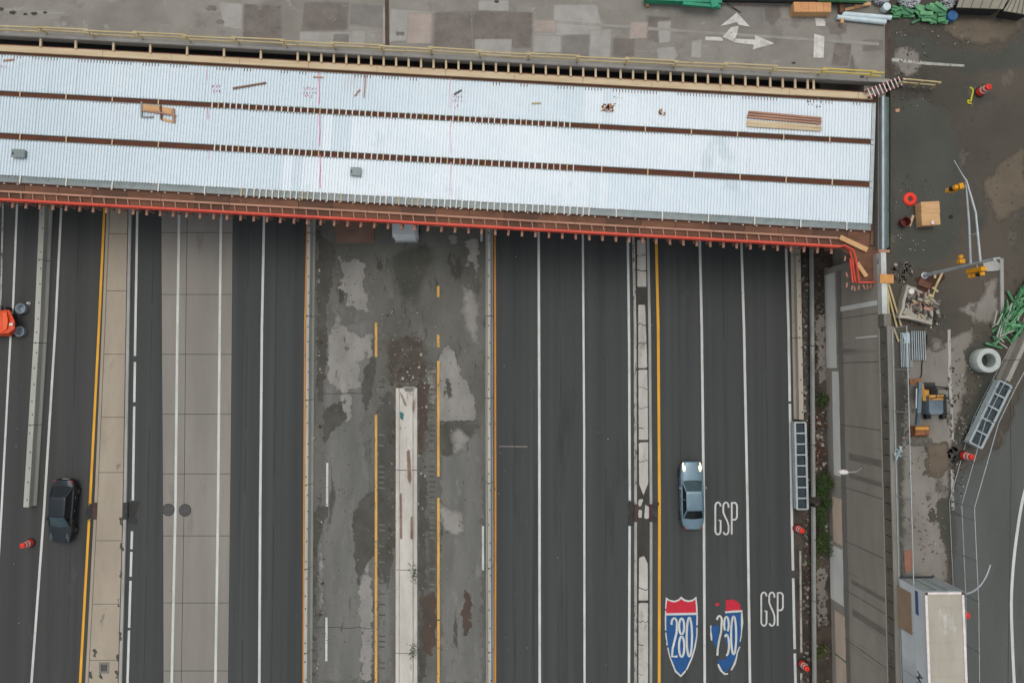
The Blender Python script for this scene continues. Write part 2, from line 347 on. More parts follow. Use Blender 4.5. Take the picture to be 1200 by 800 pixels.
# concrete lanes: joint bed and slabs
lp, rp = pline(C_L, TOPV, BOTV), pline(C_R, TOPV, BOTV)
b = MB(); b.sheet([(p.x, p.y) for p in lp] + [(p.x, p.y) for p in reversed(rp)], 0.005)
conc = tag(b.build("concrete_lane", m_joint), kind="structure")
JL = [(219.5, 250), (217.8, 385), (215.8, 597), (212.5, 800)]
jr = [130, 201, 272.5, 345, 415, 485, 555, 627.5, 706, 785.5, 862]
for a, c in zip(jr, jr[1:]):
    for A, B in ((C_L, JL), (JL, C_R)):
        g = 0.35
        pts = PX([(interp(A, a + g) + g, a + g), (interp(B, a + g) - g, a + g), (interp(B, c - g) - g, c - g), (interp(A, c - g) + g, c - g)])
        b = MB(); b.prism([(p.x, p.y) for p in pts], 0.006, 0.012 + random.uniform(0, .002)); b.build("concrete_slab", m_conc_lane, conc)
# work zone pavement
WZL, WZR = [(368, 258), (367, 600), (366, 800)], [(570, 270), (570, 800)]
b = MB(); lp, rp = pline(WZL, TOPV, BOTV), pline(WZR, TOPV, BOTV)
b.sheet([(p.x, p.y) for p in lp] + [(p.x, p.y) for p in reversed(rp)], 0.004)
wz = tag(b.build("work_zone_pavement", m_wz), kind="structure")
rw = random.Random(11)
NPATCH = [0]
def soft(mat, k, base, width):
    """a surface that blends into the one around it (base) with a ragged edge along the vertex attribute 'edge'"""
    nm = "%s_on_%s_%g_%g" % (mat.name, base.name if base else "any", k, width)
    if nm in MATS: return MATS[nm]
    m = mat.copy(); m.name = nm; N, L = m.node_tree.nodes, m.node_tree.links
    bs = N["Principled BSDF"]; own = bs.inputs["Base Color"].links[0].from_socket
    at = N.new("ShaderNodeAttribute"); at.attribute_name = "edge"
    geo = N.new("ShaderNodeNewGeometry")
    n1 = N.new("ShaderNodeMath"); n1.operation = 'SUBTRACT'; L.new(nz(N, L, geo, 1.3 if k > 1 else 2.5, 9.0, (1, 1, 1), .68), n1.inputs[0]); n1.inputs[1].default_value = .5
    q = N.new("ShaderNodeMath"); q.operation = 'MULTIPLY_ADD'; L.new(n1.outputs[0], q.inputs[0]); q.inputs[1].default_value = k; L.new(at.outputs["Fac"], q.inputs[2])
    if base is not None:
        f = rng(N, L, q.outputs[0], .0, width)
        L.new(mixc(N, L, f, colour(N, L, geo, PARAMS[base.name]), own), bs.inputs["Base Color"])
    L.new(rng(N, L, q.outputs[0], -.01, .02), bs.inputs["Alpha"])
    MATS[nm] = m; return m
def patch(parent, mat, pix, z, name="worn_patch", rough=0.16, it=3, zz=0.0, k=2.4, feather=True, base=None, width=.25):
    NPATCH[0] += 1; zz = zz + NPATCH[0] * .00011
    pts = [Vector((p.x, p.y)) for p in PX(pix, z)]
    if width == .16 and NPATCH[0] % 2: width = .7
    if not feather:
        b = MB(); b.sheet(rough_poly(pts, rough, it, rw), z + zz); return b.build(name, mat, parent)
    grow = .8 if k > 1 else .25
    x0, x1 = min(p.x for p in pts) - grow, max(p.x for p in pts) + grow; y0, y1 = min(p.y for p in pts) - grow, max(p.y for p in pts) + grow
    stp = .22 if k > 1 else .12
    stp = max(stp, math.sqrt((x1 - x0) * (y1 - y0) / 4000)); nx, ny = int((x1 - x0) / stp) + 2, int((y1 - y0) / stp) + 2
    def sd(x, y):
        d = 1e9; ins = False; n = len(pts)
        for i in range(n):
            a, c = pts[i], pts[(i + 1) % n]; ex, ey = c.x - a.x, c.y - a.y
            t = max(0, min(1, ((x - a.x) * ex + (y - a.y) * ey) / (ex * ex + ey * ey + 1e-12)))
            d = min(d, math.hypot(x - a.x - ex * t, y - a.y - ey * t))
            if (a.y > y) != (c.y > y) and x < ex * (y - a.y) / (ey + 1e-12) + a.x: ins = not ins
        return d if ins else -d
    vals = [[sd(x0 + i * stp, y0 + j * stp) for i in range(nx)] for j in range(ny)]
    idx = {}; vv = []; at = []; ff = []
    def vid(i, j):
        if (i, j) not in idx: idx[(i, j)] = len(vv); vv.append((x0 + i * stp, y0 + j * stp, z + zz)); at.append(max(-1, min(1, vals[j][i] / (.55 if k > 1 else .12))))
        return idx[(i, j)]
    for j in range(ny - 1):
        for i in range(nx - 1):
            if max(vals[j][i], vals[j][i + 1], vals[j + 1][i], vals[j + 1][i + 1]) > -grow: ff.append((vid(i, j), vid(i + 1, j), vid(i + 1, j + 1), vid(i, j + 1)))
    b = MB(); b.add(vv, ff); o = b.build(name, soft(mat, k, base, width), parent)
    a = o.data.attributes.new("edge", 'FLOAT', 'POINT'); a.data.foreach_set("value", at)
    return o
# big areas of the old lanes
patch(wz, m_wzp2, [(376, 425), (398, 380), (437, 372), (437, 420), (425, 500), (434, 560), (437, 640), (438, 800), (370, 800), (371, 640), (380, 560), (378, 500)], 0, zz=.008, base=m_wz, width=.16, k=3.0)
patch(wz, m_wzp2, [(517, 520), (540, 505), (566, 512), (565, 640), (566, 800), (517, 800), (516, 640)], 0, zz=.008, base=m_wz, width=.16, k=3.0)
patch(wz, m_wzp2, [(442, 660), (462, 640), (461, 800), (443, 800)], 0, zz=.008, base=m_wz, width=.16, k=3.0)
# bright scraped places
patch(wz, m_wzp, [(397, 302), (408, 307), (416, 303), (428, 307), (429, 340), (432, 364), (420, 366), (408, 356), (409, 342), (395, 340), (402, 322)], 0, zz=.012, base=m_wz, width=.16, k=3.0)
patch(wz, m_wzp, [(387, 344), (396, 358), (400, 372), (402, 395), (386, 395), (391, 370)], 0, zz=.012, base=m_wz, width=.16, k=3.0)
patch(wz, m_wzp, [(386, 388), (402, 380), (424, 395), (436, 385), (437, 415), (420, 425), (424, 452), (402, 462), (386, 450), (382, 425)], 0, zz=.013, base=m_wz, width=.16, k=3.0)
patch(wz, m_wzp, [(375, 275), (386, 272), (385, 280), (377, 284)], 0, zz=.012, base=m_wz, width=.16, k=3.0)
patch(wz, m_wzp, [(544, 281), (560, 277), (561, 303), (558, 325), (554, 302), (546, 318), (548, 296)], 0, zz=.012, base=m_wz, width=.16, k=3.0)
patch(wz, m_wzp, [(541, 330), (552, 340), (562, 352), (562, 410), (556, 400), (545, 385), (541, 360)], 0, zz=.012, base=m_wz, width=.16, k=3.0)
patch(wz, m_wzp, [(513, 422), (522, 402), (533, 412), (541, 436), (560, 478), (556, 494), (514, 494)], 0, zz=.012, base=m_wz, width=.16, k=3.0)
patch(wz, m_wzp, [(527, 505), (540, 500), (550, 515), (545, 530), (530, 532)], 0, zz=.013, base=m_wz, width=.16, k=3.0)
patch(wz, m_wzp, [(399, 462), (414, 460), (413, 490), (402, 498)], 0, zz=.014, base=m_wz, width=.16, k=3.0)
patch(wz, m_wzp, [(500, 436), (511, 428), (512, 475), (503, 474)], 0, zz=.012, base=m_wz, width=.16, k=3.0)
patch(wz, m_wzp, [(526, 277), (537, 277), (536, 287), (529, 286)], 0, zz=.012, base=m_wz, width=.16, k=3.0)
patch(wz, m_wzp, [(512, 585), (540, 600), (548, 620), (535, 628), (518, 622)], 0, zz=.012, base=m_wz, width=.16, k=3.0)
patch(wz, m_wzp, [(420, 690), (432, 650), (437, 700), (437, 800), (424, 800)], 0, zz=.013, base=m_wz, width=.16, k=3.0)
patch(wz, m_wzp, [(372, 640), (378, 610), (381, 700), (374, 720)], 0, zz=.013, base=m_wz, width=.16, k=3.0)
# dark mud and tar patches
patch(wz, m_mud, [(372, 270), (392, 290), (388, 340), (382, 360), (384, 420), (378, 470), (372, 470)], 0, zz=.016, name="mud_patch", base=None, width=.4)
patch(wz, m_mud, [(425, 435), (438, 418), (440, 440), (436, 460), (430, 480), (424, 470)], 0, zz=.016, name="mud_patch", base=None, width=.4)
patch(wz, m_mud, [(380, 478), (399, 470), (406, 492), (392, 502), (380, 520)], 0, zz=.016, name="mud_patch", base=None, width=.4)
patch(wz, m_mud, [(414, 605), (422, 585), (440, 570), (440, 650), (428, 662), (421, 685), (416, 660)], 0, zz=.016, name="mud_patch", rough=.08, base=None, width=.4)
patch(wz, m_mud, [(442, 480), (456, 455), (463, 470), (463, 640), (455, 690), (443, 660)], 0, zz=.010, name="mud_patch", base=None, width=.4)
patch(wz, m_mud, [(368, 600), (385, 590), (382, 610), (371, 640), (369, 800), (367, 800)], 0, zz=.016, name="mud_patch", rough=.05, base=None, width=.4)
patch(wz, m_mud, [(514, 496), (540, 494), (562, 496), (550, 514), (548, 528), (522, 534), (514, 528)], 0, zz=.011, name="mud_patch", base=None, width=.4)
patch(wz, m_mud, [(525, 440), (530, 455), (527, 470), (522, 455)], 0, zz=.016, name="mud_patch", base=None, width=.4)
patch(wz, m_redmud, [(490, 440), (502, 452), (500, 500), (492, 540), (490, 520)], 0, zz=.012, name="mud_patch")
patch(wz, m_redmud, [(545, 690), (552, 700), (552, 735), (546, 745), (541, 730)], 0, zz=.016, name="mud_patch")
patch(wz, m_redmud, [(495, 700), (510, 690), (512, 740), (505, 770), (495, 760)], 0, zz=.012, name="mud_patch")
patch(wz, m_mud, [(491, 560), (500, 555), (498, 690), (500, 790), (491, 800)], 0, zz=.011, name="mud_patch", rough=.06, base=None, width=.4)
patch(wz, M("swept_silt", S(84, 83, 75), S(72, 72, 64), (.5, .5, 1), 7, .9, bump=.3, bscale=5, fine=.1, fscale=14), [(455, 300), (470, 290), (500, 280), (515, 300), (500, 330), (488, 365), (470, 350), (458, 330)], 0, zz=.010, name="mud_patch", rough=.1, base=m_wz, width=.9)
for pix in ([(448, 400), (470, 388), (500, 396), (505, 430), (496, 452), (452, 452)], [(490, 452), (508, 440), (503, 520), (492, 560)], [(500, 640), (511, 600), (512, 690), (498, 700)]):
    patch(wz, M("brown_dirt", S(84, 77, 68), S(74, 69, 61), (.9, .6, 1), 8, .95, bump=.5, bscale=5, fine=.16, fscale=14), pix, 0, zz=.0095, name="mud_patch", k=3.0, base=m_wz, width=1.0)
# transverse cracks in the old lanes
for x0, x1, v in ((380, 425, 461), (370, 437, 735), (515, 560, 494)):
    b = MB(); pts = [P(x0 + (x1 - x0) * i / 8, v + rw.uniform(-1, 1), 0) for i in range(9)]
    b.ribbon(pts, .05, .018); b.build("crack", m_joint, wz)

# ---- painted lines
def line(pts, v0, v1, w, mat, z=0.018, parent=road):
    b = MB(); path = pline(pts, v0, v1)
    out = [path[0]]
    for q in path[1:]:
        n = max(1, int((q - out[-1]).length / 4)); a = out[-1]
        out += [a.lerp(q, (k + 1) / n) for k in range(n)]
    b.ribbon(out, w, z); b.build("lane_line", mat, parent)
line([(3.5, 245), (1.2, 345), (-9, 500)], 200, 560, .14, m_white_old)
line([(20, 243), (15.5, 357), (12.5, 394), (2, 597), (-10, 800)], 120, 840, .17, m_white)
line([(72, 242), (65, 385), (51.8, 598), (37, 800)], 120, 860, .19, m_white)
line([(122.5, 245), (116, 385), (105.5, 592), (94, 800)], 120, 860, .2, m_yel)
LW = [(161, 250), (158.8, 385), (155.8, 590), (149.5, 800)]
for a, c in ((120, 417), (424, 471), (476, 586), (622, 643), (646, 675), (680, 735), (738, 860)): line(LW, a, c, .19, m_white)
line([(210, 251), (208, 385), (205.7, 597), (201.3, 800)], 120, 860, .2, m_white)
line([(259, 255), (257.5, 385), (255.6, 597), (252.5, 800)], 120, 860, .2, m_white)
line([(309.5, 255), (307, 385), (305, 597), (304, 800)], 120, 860, .2, m_white)
line([(360, 258), (357.4, 385), (356.3, 597), (355.5, 800)], 120, 860, .13, m_org_line)
line([(580, 270), (580.6, 600), (580.3, 800)], 120, 860, .15, m_org_line)
line([(631.2, 271), (632, 500), (632.5, 800)], 120, 860, .2, m_white)
line([(683, 276), (684.5, 500), (685, 800)], 120, 860, .17, m_white)
LM = [(735.7, 278), (737.2, 400), (738, 590), (737, 800)]
line(LM, 120, 587, .19, m_white); line(LM, 616, 860, .19, m_white)
line([(769, 281), (771.3, 385), (772.8, 597), (772.4, 800)], 120, 860, .22, m_yel)
line([(820, 282), (822.3, 385), (824.8, 597), (825.8, 800)], 120, 860, .2, m_white)
line([(868.8, 286), (871.8, 385), (876, 597), (878.8, 800)], 120, 860, .2, m_white)
LE = [(921, 290), (924, 385), (927.6, 595), (932, 797)]
for a, c in ((120, 470), (473, 668), (677, 760), (765, 860)): line(LE, a, c, .2, m_white)
line([(937.6, 640), (939, 764)], 645, 764, .16, m_white_old); line([(938.8, 785), (939.5, 830)], 788, 860, .16, m_white_old)
# old markings in the work zone
OY1, OY2 = [(440.8, 378), (440.7, 800)], [(513.6, 335), (513.9, 800)]
for a, c in ((378, 418), (486, 560), (560, 860)): line(OY1, a, c, .2, m_yel_old, z=.024, parent=wz)
for a, c in ((335, 348), (392, 407), (423, 558), (583, 725), (727, 860)): line(OY2, a, c, .2, m_yel_old, z=.024, parent=wz)
line([(383.6, 542), (383.4, 593)], 542, 593, .17, m_white, z=.024, parent=wz); line([(382.7, 723), (382.5, 774)], 723, 774, .17, m_white, z=.024, parent=wz)
line([(566, 616), (566, 668)], 616, 668, .17, m_white, z=.024, parent=wz); line([(564.3, 265), (564.3, 283)], 265, 283, .17, m_white, z=.024, parent=wz)
b = MB(); b.sheet(PX([(585, 522), (618, 522.4), (618, 524), (585, 523.4)]), .012); b.build("faint_mark", m_p_grey, road)
# rumble strip grooves beside the old yellow lines
for X0, X1, va, vb, st in ((444, 451, 440, 800, 6.2), (503, 510, 425, 700, 6.0)):
    v = va
    while v < vb:
        b = MB(); q = PX([(X0 + rw.uniform(-.5, 1), v), (X1 + rw.uniform(-1.5, 1), v + .6), (X1, v + 2.2), (X0, v + 1.8)])
        b.sheet(q, .019); b.build("rumble_groove", m_mud if rw.random() < .6 else m_wzp2, wz); v += st

for xs, v0, v1 in ((322, 255, 860), (657, 280, 860), (709, 300, 860), (797, 300, 860), (850, 300, 860), (899, 300, 860), (175, 260, 860), (86, 250, 860), (288, 260, 860), (603, 280, 860)):
    v = v0
    while v < v1:
        e = min(v1, v + rw.uniform(60, 160)); b = MB(); b.ribbon([P(xs + (xs - 560) * (t_ - 500) * 5.5e-5 + rw.uniform(-.25, .25), t_, 0) for t_ in [v + (e - v) * i / 8 for i in range(9)]], rw.uniform(.03, .07), .014)
        b.build("pavement_seam", M("seam_dark", S(55, 56, 55), S(64, 65, 64), (3, .3, 1), 5, .9), road); v = e + rw.uniform(0, 60)

# ---- lettering on the lanes
def glyph(strokes, w, z, mat, name, parent=road):
    b = MB(); zz = z
    for st in strokes:
        b.ribbon(PX(st), w, zz); zz += .0006
    return b.build(name, mat, parent)
def arc(cx, cy, rx, ry, a0, a1, n=8):
    return [(cx + rx * math.cos(RAD(a0 + (a1 - a0) * i / n)), cy - ry * math.sin(RAD(a0 + (a1 - a0) * i / n))) for i in range(n + 1)]
def word_gsp(x, y, h):
    wd = 6.2; r = wd / 2; t = 4.5
    def sub(o): return x + o
    G = arc(sub(0) + r, y + t, r, t, 0, 180) + [(sub(0), y + h - t)] + arc(sub(0) + r, y + h - t, r, t, 180, 360) + [(sub(0) + wd, y + h * .56), (sub(0) + wd * .6, y + h * .56)]
    o = 9.3
    Sx = arc(sub(o) + r, y + t, r, t, -20, 180) + [(sub(o), y + h * .30), (sub(o) + wd * .35, y + h * .45), (sub(o) + wd * .75, y + h * .58), (sub(o) + wd, y + h * .72)] + arc(sub(o) + r, y + h - t, r, t, 0, -160)
    o = 19.2
    Pp = [(sub(o), y + h), (sub(o), y)]
    Pq = [(sub(o), y + .6)] + arc(sub(o) + r, y + t + .4, r, t, 90, 0) + [(sub(o) + wd, y + h * .40)] + arc(sub(o) + r, y + h * .42, r, t, 0, -90) + [(sub(o), y + h * .53)]
    for nm, s in (("letter_g", [G]), ("letter_s", [Sx]), ("letter_p", [Pp, Pq])): glyph(s, .135, .019, m_white, nm)
word_gsp(838.2, 588.3, 37.5); word_gsp(892, 693.6, 39)
def shield1():
    q = lambda pts: [(760 + x / 6.667, 680 + y / 6.667) for x, y in pts]
    outer = [(135, 128), (165, 148), (200, 155), (230, 145), (255, 122), (283, 145), (315, 152), (345, 145), (373, 122), (382, 200), (385, 290), (382, 430), (368, 520), (345, 600), (300, 700), (252, 752), (205, 710), (160, 590), (140, 500), (128, 400), (127, 290), (130, 200)]
    b = MB(); b.sheet(PX(q(outer)), .020); o = b.build("route_shield", m_white, road)
    red = [(146, 150), (175, 163), (205, 168), (235, 158), (255, 142), (280, 160), (312, 166), (343, 160), (365, 145), (370, 200), (371, 248), (136, 252), (138, 200)]
    b = MB(); b.sheet(PX(q(red)), .024); b.build("shield_top", m_red_p, o)
    blue = [(138, 270), (374, 266), (371, 430), (355, 520), (332, 600), (292, 690), (252, 735), (214, 698), (170, 590), (150, 500), (138, 400)]
    b = MB(); b.sheet(PX(q(blue)), .024); b.build("shield_field", m_blue_p, o)
    two = arc(200, 330, 21, 38, 200, 0, 10) + [(219, 400), (205, 460), (187, 530), (183, 590), (226, 590)]
    eight = arc(258, 355, 20, 62, -90, 270, 16); eight2 = arc(258, 513, 21, 80, 90, 450, 16)
    zero = arc(318, 438, 21, 152, 0, 360, 24)
    for nm, ss in (("numeral_two", [two]), ("numeral_eight", [eight, eight2]), ("numeral_zero", [zero])):
        glyph([q(s_) for s_ in ss], .165, .028, m_white, nm, o)
    # worn nicks along the rim
    for (x, y) in ((130, 395), (132, 470), (147, 512), (383, 355), (300, 702), (128, 225)):
        b = MB(); b.sheet(rough_poly(PX(q([(x - 8, y - 8), (x + 8, y - 8), (x + 8, y + 9), (x - 8, y + 9)])), .2, 1, rw), .030); b.build("worn_spot", m_asph, o)
shield1()
def shield2():
    q = lambda pts: [(760 + x / 6.667, 680 + y / 6.667) for x, y in pts]
    root = None
    def sh(pts, z, m, nm, par=None):
        b = MB(); b.sheet(rough_poly(PX(q(pts)), .07, 1, rw), z); return b.build(nm, m, par or road)
    root = sh([(597, 252), (728, 248), (727, 380), (718, 470), (690, 560), (655, 650), (622, 695), (600, 715), (570, 690), (540, 640), (545, 612), (575, 590), (600, 605), (640, 560), (615, 500), (585, 420), (600, 330)], .020, m_blue_p, "worn_route_shield")
    sh([(605, 150), (640, 145), (690, 160), (716, 182), (722, 228), (602, 234)], .020, m_red_p, "shield_top", root)
    sh([(520, 178), (540, 168), (556, 182), (540, 200), (524, 192)], .020, m_red_p, "paint_flake", root)
    sh([(597, 238), (733, 229), (733, 244), (597, 253)], .021, m_white, "shield_band", root)
    sh([(492, 352), (540, 345), (556, 372), (545, 430), (535, 500), (520, 520), (505, 470), (496, 430)], .020, m_blue_p, "shield_field", root)
    sh([(480, 348), (491, 348), (497, 430), (497, 470), (487, 462), (481, 420)], .021, m_white, "shield_rim", root)
    sh([(722, 248), (733, 248), (732, 380), (718, 475), (711, 470), (722, 380)], .021, m_white, "shield_rim", root)
    sh([(706, 515), (718, 512), (690, 610), (650, 700), (640, 695), (680, 600)], .021, m_white, "shield_rim", root)
    sh([(537, 650), (548, 648), (575, 700), (605, 722), (622, 718), (618, 732), (590, 734), (560, 705)], .021, m_white, "shield_rim", root)
    two = arc(553, 310, 19, 36, 170, 0, 8) + [(566, 400), (550, 470), (540, 530), (537, 582)]
    e1 = arc(608, 340, 18, 60, -60, 230, 12); e2 = arc(608, 500, 20, 80, -100, 130, 12)
    zero = arc(664, 425, 20, 148, 0, 360, 24)
    for nm, ss in (("numeral_two", [two]), ("numeral_eight", [e1, e2]), ("numeral_zero", [zero])):
        glyph([q(s_) for s_ in ss], .16, .026, m_white, nm, root)
    b = MB(); b.sheet(rough_poly(PX(q([(548, 560), (600, 545), (598, 600), (570, 620), (548, 612)])), .15, 2, rw), .031); b.build("worn_spot", m_asph, root)
    b = MB(); b.sheet(rough_poly(PX(q([(575, 440), (592, 430), (596, 495), (584, 510)])), .15, 2, rw), .031); b.build("worn_spot", m_asph, root)
shield2()

# ---- kerbed islands
def kerb_run(pts, v0, v1, w, h, mat, name, parent, off=0.0, z0=0.0):
    path = pline(pts, v0, v1); b = MB()
    b.sweep([(off - w / 2, z0), (off - w / 2, h - .02), (off - w / 2 + .02, h), (off + w / 2 - .02, h), (off + w / 2, h - .02), (off + w / 2, z0)], path)
    return b.build(name, mat, parent, fix=True)
# tan island: bed, slabs, kerbs
lp, rp = pline(L_ISL, TOPV, BOTV), pline(R_ISL, TOPV, BOTV)
b = MB(); b.prism([(p.x + .05, p.y) for p in lp] + [(p.x - .05, p.y) for p in reversed(rp)], 0.0, 0.15)
isl = tag(b.build("median_island", m_joint), kind="structure")
sj = [130, 200, 274.5, 341, 415, 488.5, 553, 632.5, 706.5, 772, 850]
for a, c in zip(sj, sj[1:]):
    g = .3
    pts = PX([(interp(L_ISL, a + g) + 4.3, a + g), (interp(R_ISL, a + g) - 4.6, a + g), (interp(R_ISL, c - g) - 4.6, c - g), (interp(L_ISL, c - g) + 4.3, c - g)])
    b = MB(); b.prism([(p.x, p.y) for p in pts], 0.1, 0.165 + random.uniform(0, .006)); b.build("concrete_slab", m_tan, isl)
for a, c in ((120, 588), (608, 860)):
    kerb_run([(x + 1.9, v) for x, v in L_ISL], a, c, .24, .17, m_tan, "kerb", isl)
    kerb_run([(x - 2.0, v) for x, v in R_ISL], a, c, .24, .17, m_kerb, "kerb", isl)
for (u, v) in ((142, 610), (143, 640), (141, 672), (139, 706), (140, 745), (138, 770), (110, 765), (118, 790), (136, 790), (106, 790)):
    b = MB(); b.sheet(rough_poly(PX([(u - 2, v - 4), (u + 2, v - 5), (u + 2.5, v + 5), (u - 1, v + 4)], .17), .3, 2, rw), .176 + rw.random() * .002); b.build("dirt_stain", m_mud, isl)
# narrow island with worn pale infill
KL, KR = [(742, 278), (744, 389), (744.5, 600), (744.4, 800)], [(759, 279), (761, 389), (762.6, 600), (762.4, 800)]
lp, rp = pline(KL, TOPV, BOTV), pline(KR, TOPV, BOTV)
b = MB(); b.prism([(p.x, p.y) for p in lp] + [(p.x, p.y) for p in reversed(rp)], 0.0, 0.12)
isl2 = tag(b.build("narrow_median_island", M("island_asphalt", S(70, 68, 64), S(58, 57, 53), (1, .6, 1), 6, .9, bump=.4, bscale=8, fine=.12)), kind="structure")
for K in (KL, KR):
    for a, c in ((120, 590), (611, 860)): kerb_run(K, a, c, .22, .16, m_white_old if K is KL else m_kerb, "kerb", isl2)
m_fill = M("pale_infill", S(188, 184, 176), S(166, 162, 153), (1.2, .4, 1), 7, .85, bump=.3, fine=.1, fscale=16, spots=[(1.2, (1, .5, 1), .58, .12, S(146, 141, 132)), (4, (1, 1, 1), .66, .05, S(108, 103, 96))])
for i_, pix in enumerate(([(746.5, 281), (756.5, 281), (757.5, 336), (747, 336)], [(748, 357), (756, 357), (758.5, 431), (748, 431)], [(748, 433), (758.5, 433), (759.5, 515), (748.6, 515)],
            [(748.6, 518), (759.5, 518), (759.5, 566), (754, 580), (749, 567)], [(748, 585), (754, 584), (751, 594), (748, 592)], [(756, 590), (760.5, 594), (760.5, 608), (755, 607)], [(748, 596), (752.5, 598), (752, 607), (748, 606)],
            [(749, 653), (755, 651), (759, 660), (759.4, 703), (748.4, 703)], [(748.4, 706), (759.4, 706), (759.4, 860), (748, 860)])):
    patch(isl2, m_fill, pix, .12, "infill_slab", zz=.003, k=.75, base=None)
for v in (300, 318, 352, 380, 402, 455, 478, 500, 540, 690, 728, 755, 790):
    b = MB(); x_ = interp(KL, v) + 3.6; n_ = rw.choice([3, 4, 5])
    b.ribbon([P(x_ + (11.5 if n_ > 3 else 6) * i / n_, v + rw.uniform(-2, 2), .12) for i in range(n_ + 1)], rw.uniform(.03, .08), .131); b.build("crack", m_joint, isl2)
# ground strip with rubble beside the retaining wall
VL = [(926, 290), (928, 385), (931, 595), (935, 800)]
b = MB(); lp = pline(VL, TOPV, BOTV); b.sheet([(p.x, p.y) for p in lp] + [(26.2, lp[-1].y), (26.2, lp[0].y)], 0.006)
verge = tag(b.build("verge_ground", m_soil), kind="structure")
patch(verge, m_street_dry, [(955, 370), (969, 365), (970, 440), (960, 450)], 0, zz=.010)
patch(verge, m_street_dry, [(956, 670), (968, 660), (969, 730), (958, 735)], 0, zz=.010)
patch(verge, m_mud, [(939, 300), (947, 300), (949, 480), (940, 485)], 0, zz=.010, rough=.04)

# ================================================================== STREET LEVEL (right) AND RETAINING WALL
ZS = 7.5
WB = P(970.5, 560, 0).x           # foot of the wall
WT = P(1034, 560, 7.45).x         # wall face just under the parapet
SX = WT + .55
_e = [P(1043.6, v, ZS) for v in (297, 98, -120)]
b = MB(); b.prism([(SX, -300), (400, -300), (400, 300), (_e[2].x, 300), (_e[2].x, _e[2].y), (_e[1].x, _e[1].y), (_e[0].x, _e[0].y), (SX, _e[0].y)], -0.5, ZS)
street = tag(b.build("street", m_street), kind="structure")
def spatch(mat, pix, zz, name="pavement_patch", rough=.14, it=3): return patch(street, mat, pix, ZS, name, rough, it, zz, k=2.6, base=m_street, width=.6)
spatch(m_street_dk, [(1045, 118), (1080, 112), (1115, 130), (1132, 200), (1128, 260), (1118, 300), (1088, 316), (1046, 318)], .004, rough=.08)
spatch(m_street_dk, [(1045, 40), (1090, 42), (1120, 58), (1170, 60), (1200, 40), (1210, 80), (1130, 90), (1110, 76), (1046, 72)], .004, rough=.08)
spatch(m_tanmud, [(1100, 28), (1130, 22), (1160, 24), (1190, 18), (1202, 30), (1180, 46), (1150, 54), (1115, 44)], .006, rough=.1)
spatch(m_street_dry, [(1045, 52), (1075, 56), (1082, 78), (1070, 92), (1046, 88)], .006)
spatch(m_street_dry, [(1125, 363), (1133, 352), (1150, 350), (1152, 330), (1170, 326), (1171, 385), (1140, 376)], .006, rough=.1)
spatch(m_street_dry, [(1060, 415), (1112, 396), (1140, 384), (1142, 420), (1132, 450), (1128, 480), (1118, 520), (1112, 600), (1112, 690), (1056, 690), (1056, 520)], .006, rough=.06)
spatch(m_street_dry, [(1088, 396), (1108, 398), (1108, 410), (1092, 412)], .012)
spatch(m_street_rd, [(1172, 520), (1202, 440), (1260, 440), (1300, 1000), (1060, 1000), (1112, 690), (1113, 560), (1150, 536)], .010, rough=.02)
spatch(m_street_dk, [(1096, 590), (1108, 580), (1118, 600), (1120, 655), (1108, 645), (1100, 625)], .014)
spatch(m_street_dk, [(1088, 598), (1095, 596), (1096, 610), (1090, 612)], .014)
spatch(m_street_dk, [(1128, 480), (1140, 462), (1150, 440), (1130, 440), (1132, 405), (1160, 395), (1172, 430), (1142, 510), (1118, 540), (1112, 530)], .014, rough=.1)
spatch(m_tanmud, [(1085, 515), (1110, 520), (1118, 545), (1100, 560), (1082, 556)], .014)
spatch(m_tanmud, [(1150, 220), (1172, 190), (1200, 170), (1206, 240), (1170, 262)], .004, rough=.2)
b = MB(); b.sheet([(p.x, p.y) for p in PX([(1044.5, 68), (1088, 73), (1115, 75), (1130, 76), (1130, 78.5), (1088, 76.5), (1044.5, 72)], ZS)], ZS + .012); b.build("lane_line", m_white_old, street)
def sline(pix, w, mat, z=.02):
    b = MB(); b.ribbon(PX(pix, ZS), w, ZS + z); b.build("lane_line", mat, street)
def spline(pts, n=8):
    out = []
    for i in range(len(pts) - 1):
        p0, p1, p2, p3 = pts[max(i - 1, 0)], pts[i], pts[i + 1], pts[min(i + 2, len(pts) - 1)]
        for k in range(n):
            t = k / n
            out.append(tuple(0.5 * (2 * p1[d] + (p2[d] - p0[d]) * t + (2 * p0[d] - 5 * p1[d] + 4 * p2[d] - p3[d]) * t * t + (3 * p1[d] - p0[d] - 3 * p2[d] + p3[d]) * t ** 3) for d in range(2)))
    return out + [pts[-1]]
sline(spline([(1212, 540), (1200, 578), (1193, 615), (1187.5, 660), (1185, 706), (1186.5, 760), (1189, 810), (1192, 860)]), .2, m_white)
for a in ([(1112, 386), (1113, 440), (1116, 515)], [(1115.5, 550), (1116.5, 597)]): sline(a, .2, m_white_old)
b = MB(); b.ribbon(PX([(1184, 450), (1184.5, 560), (1183, 660), (1181, 800)], ZS), .06, ZS + .016); b.build("crack", m_joint, street)
# kerb stone beside the signal
b = MB(); a, c = P(1172.5, 303, ZS), P(1173.5, 388, ZS); b.beam(a + Vector((0, 0, .06)), c + Vector((0, 0, .06)), .24, .14); b.build("kerb", m_kerb, street)

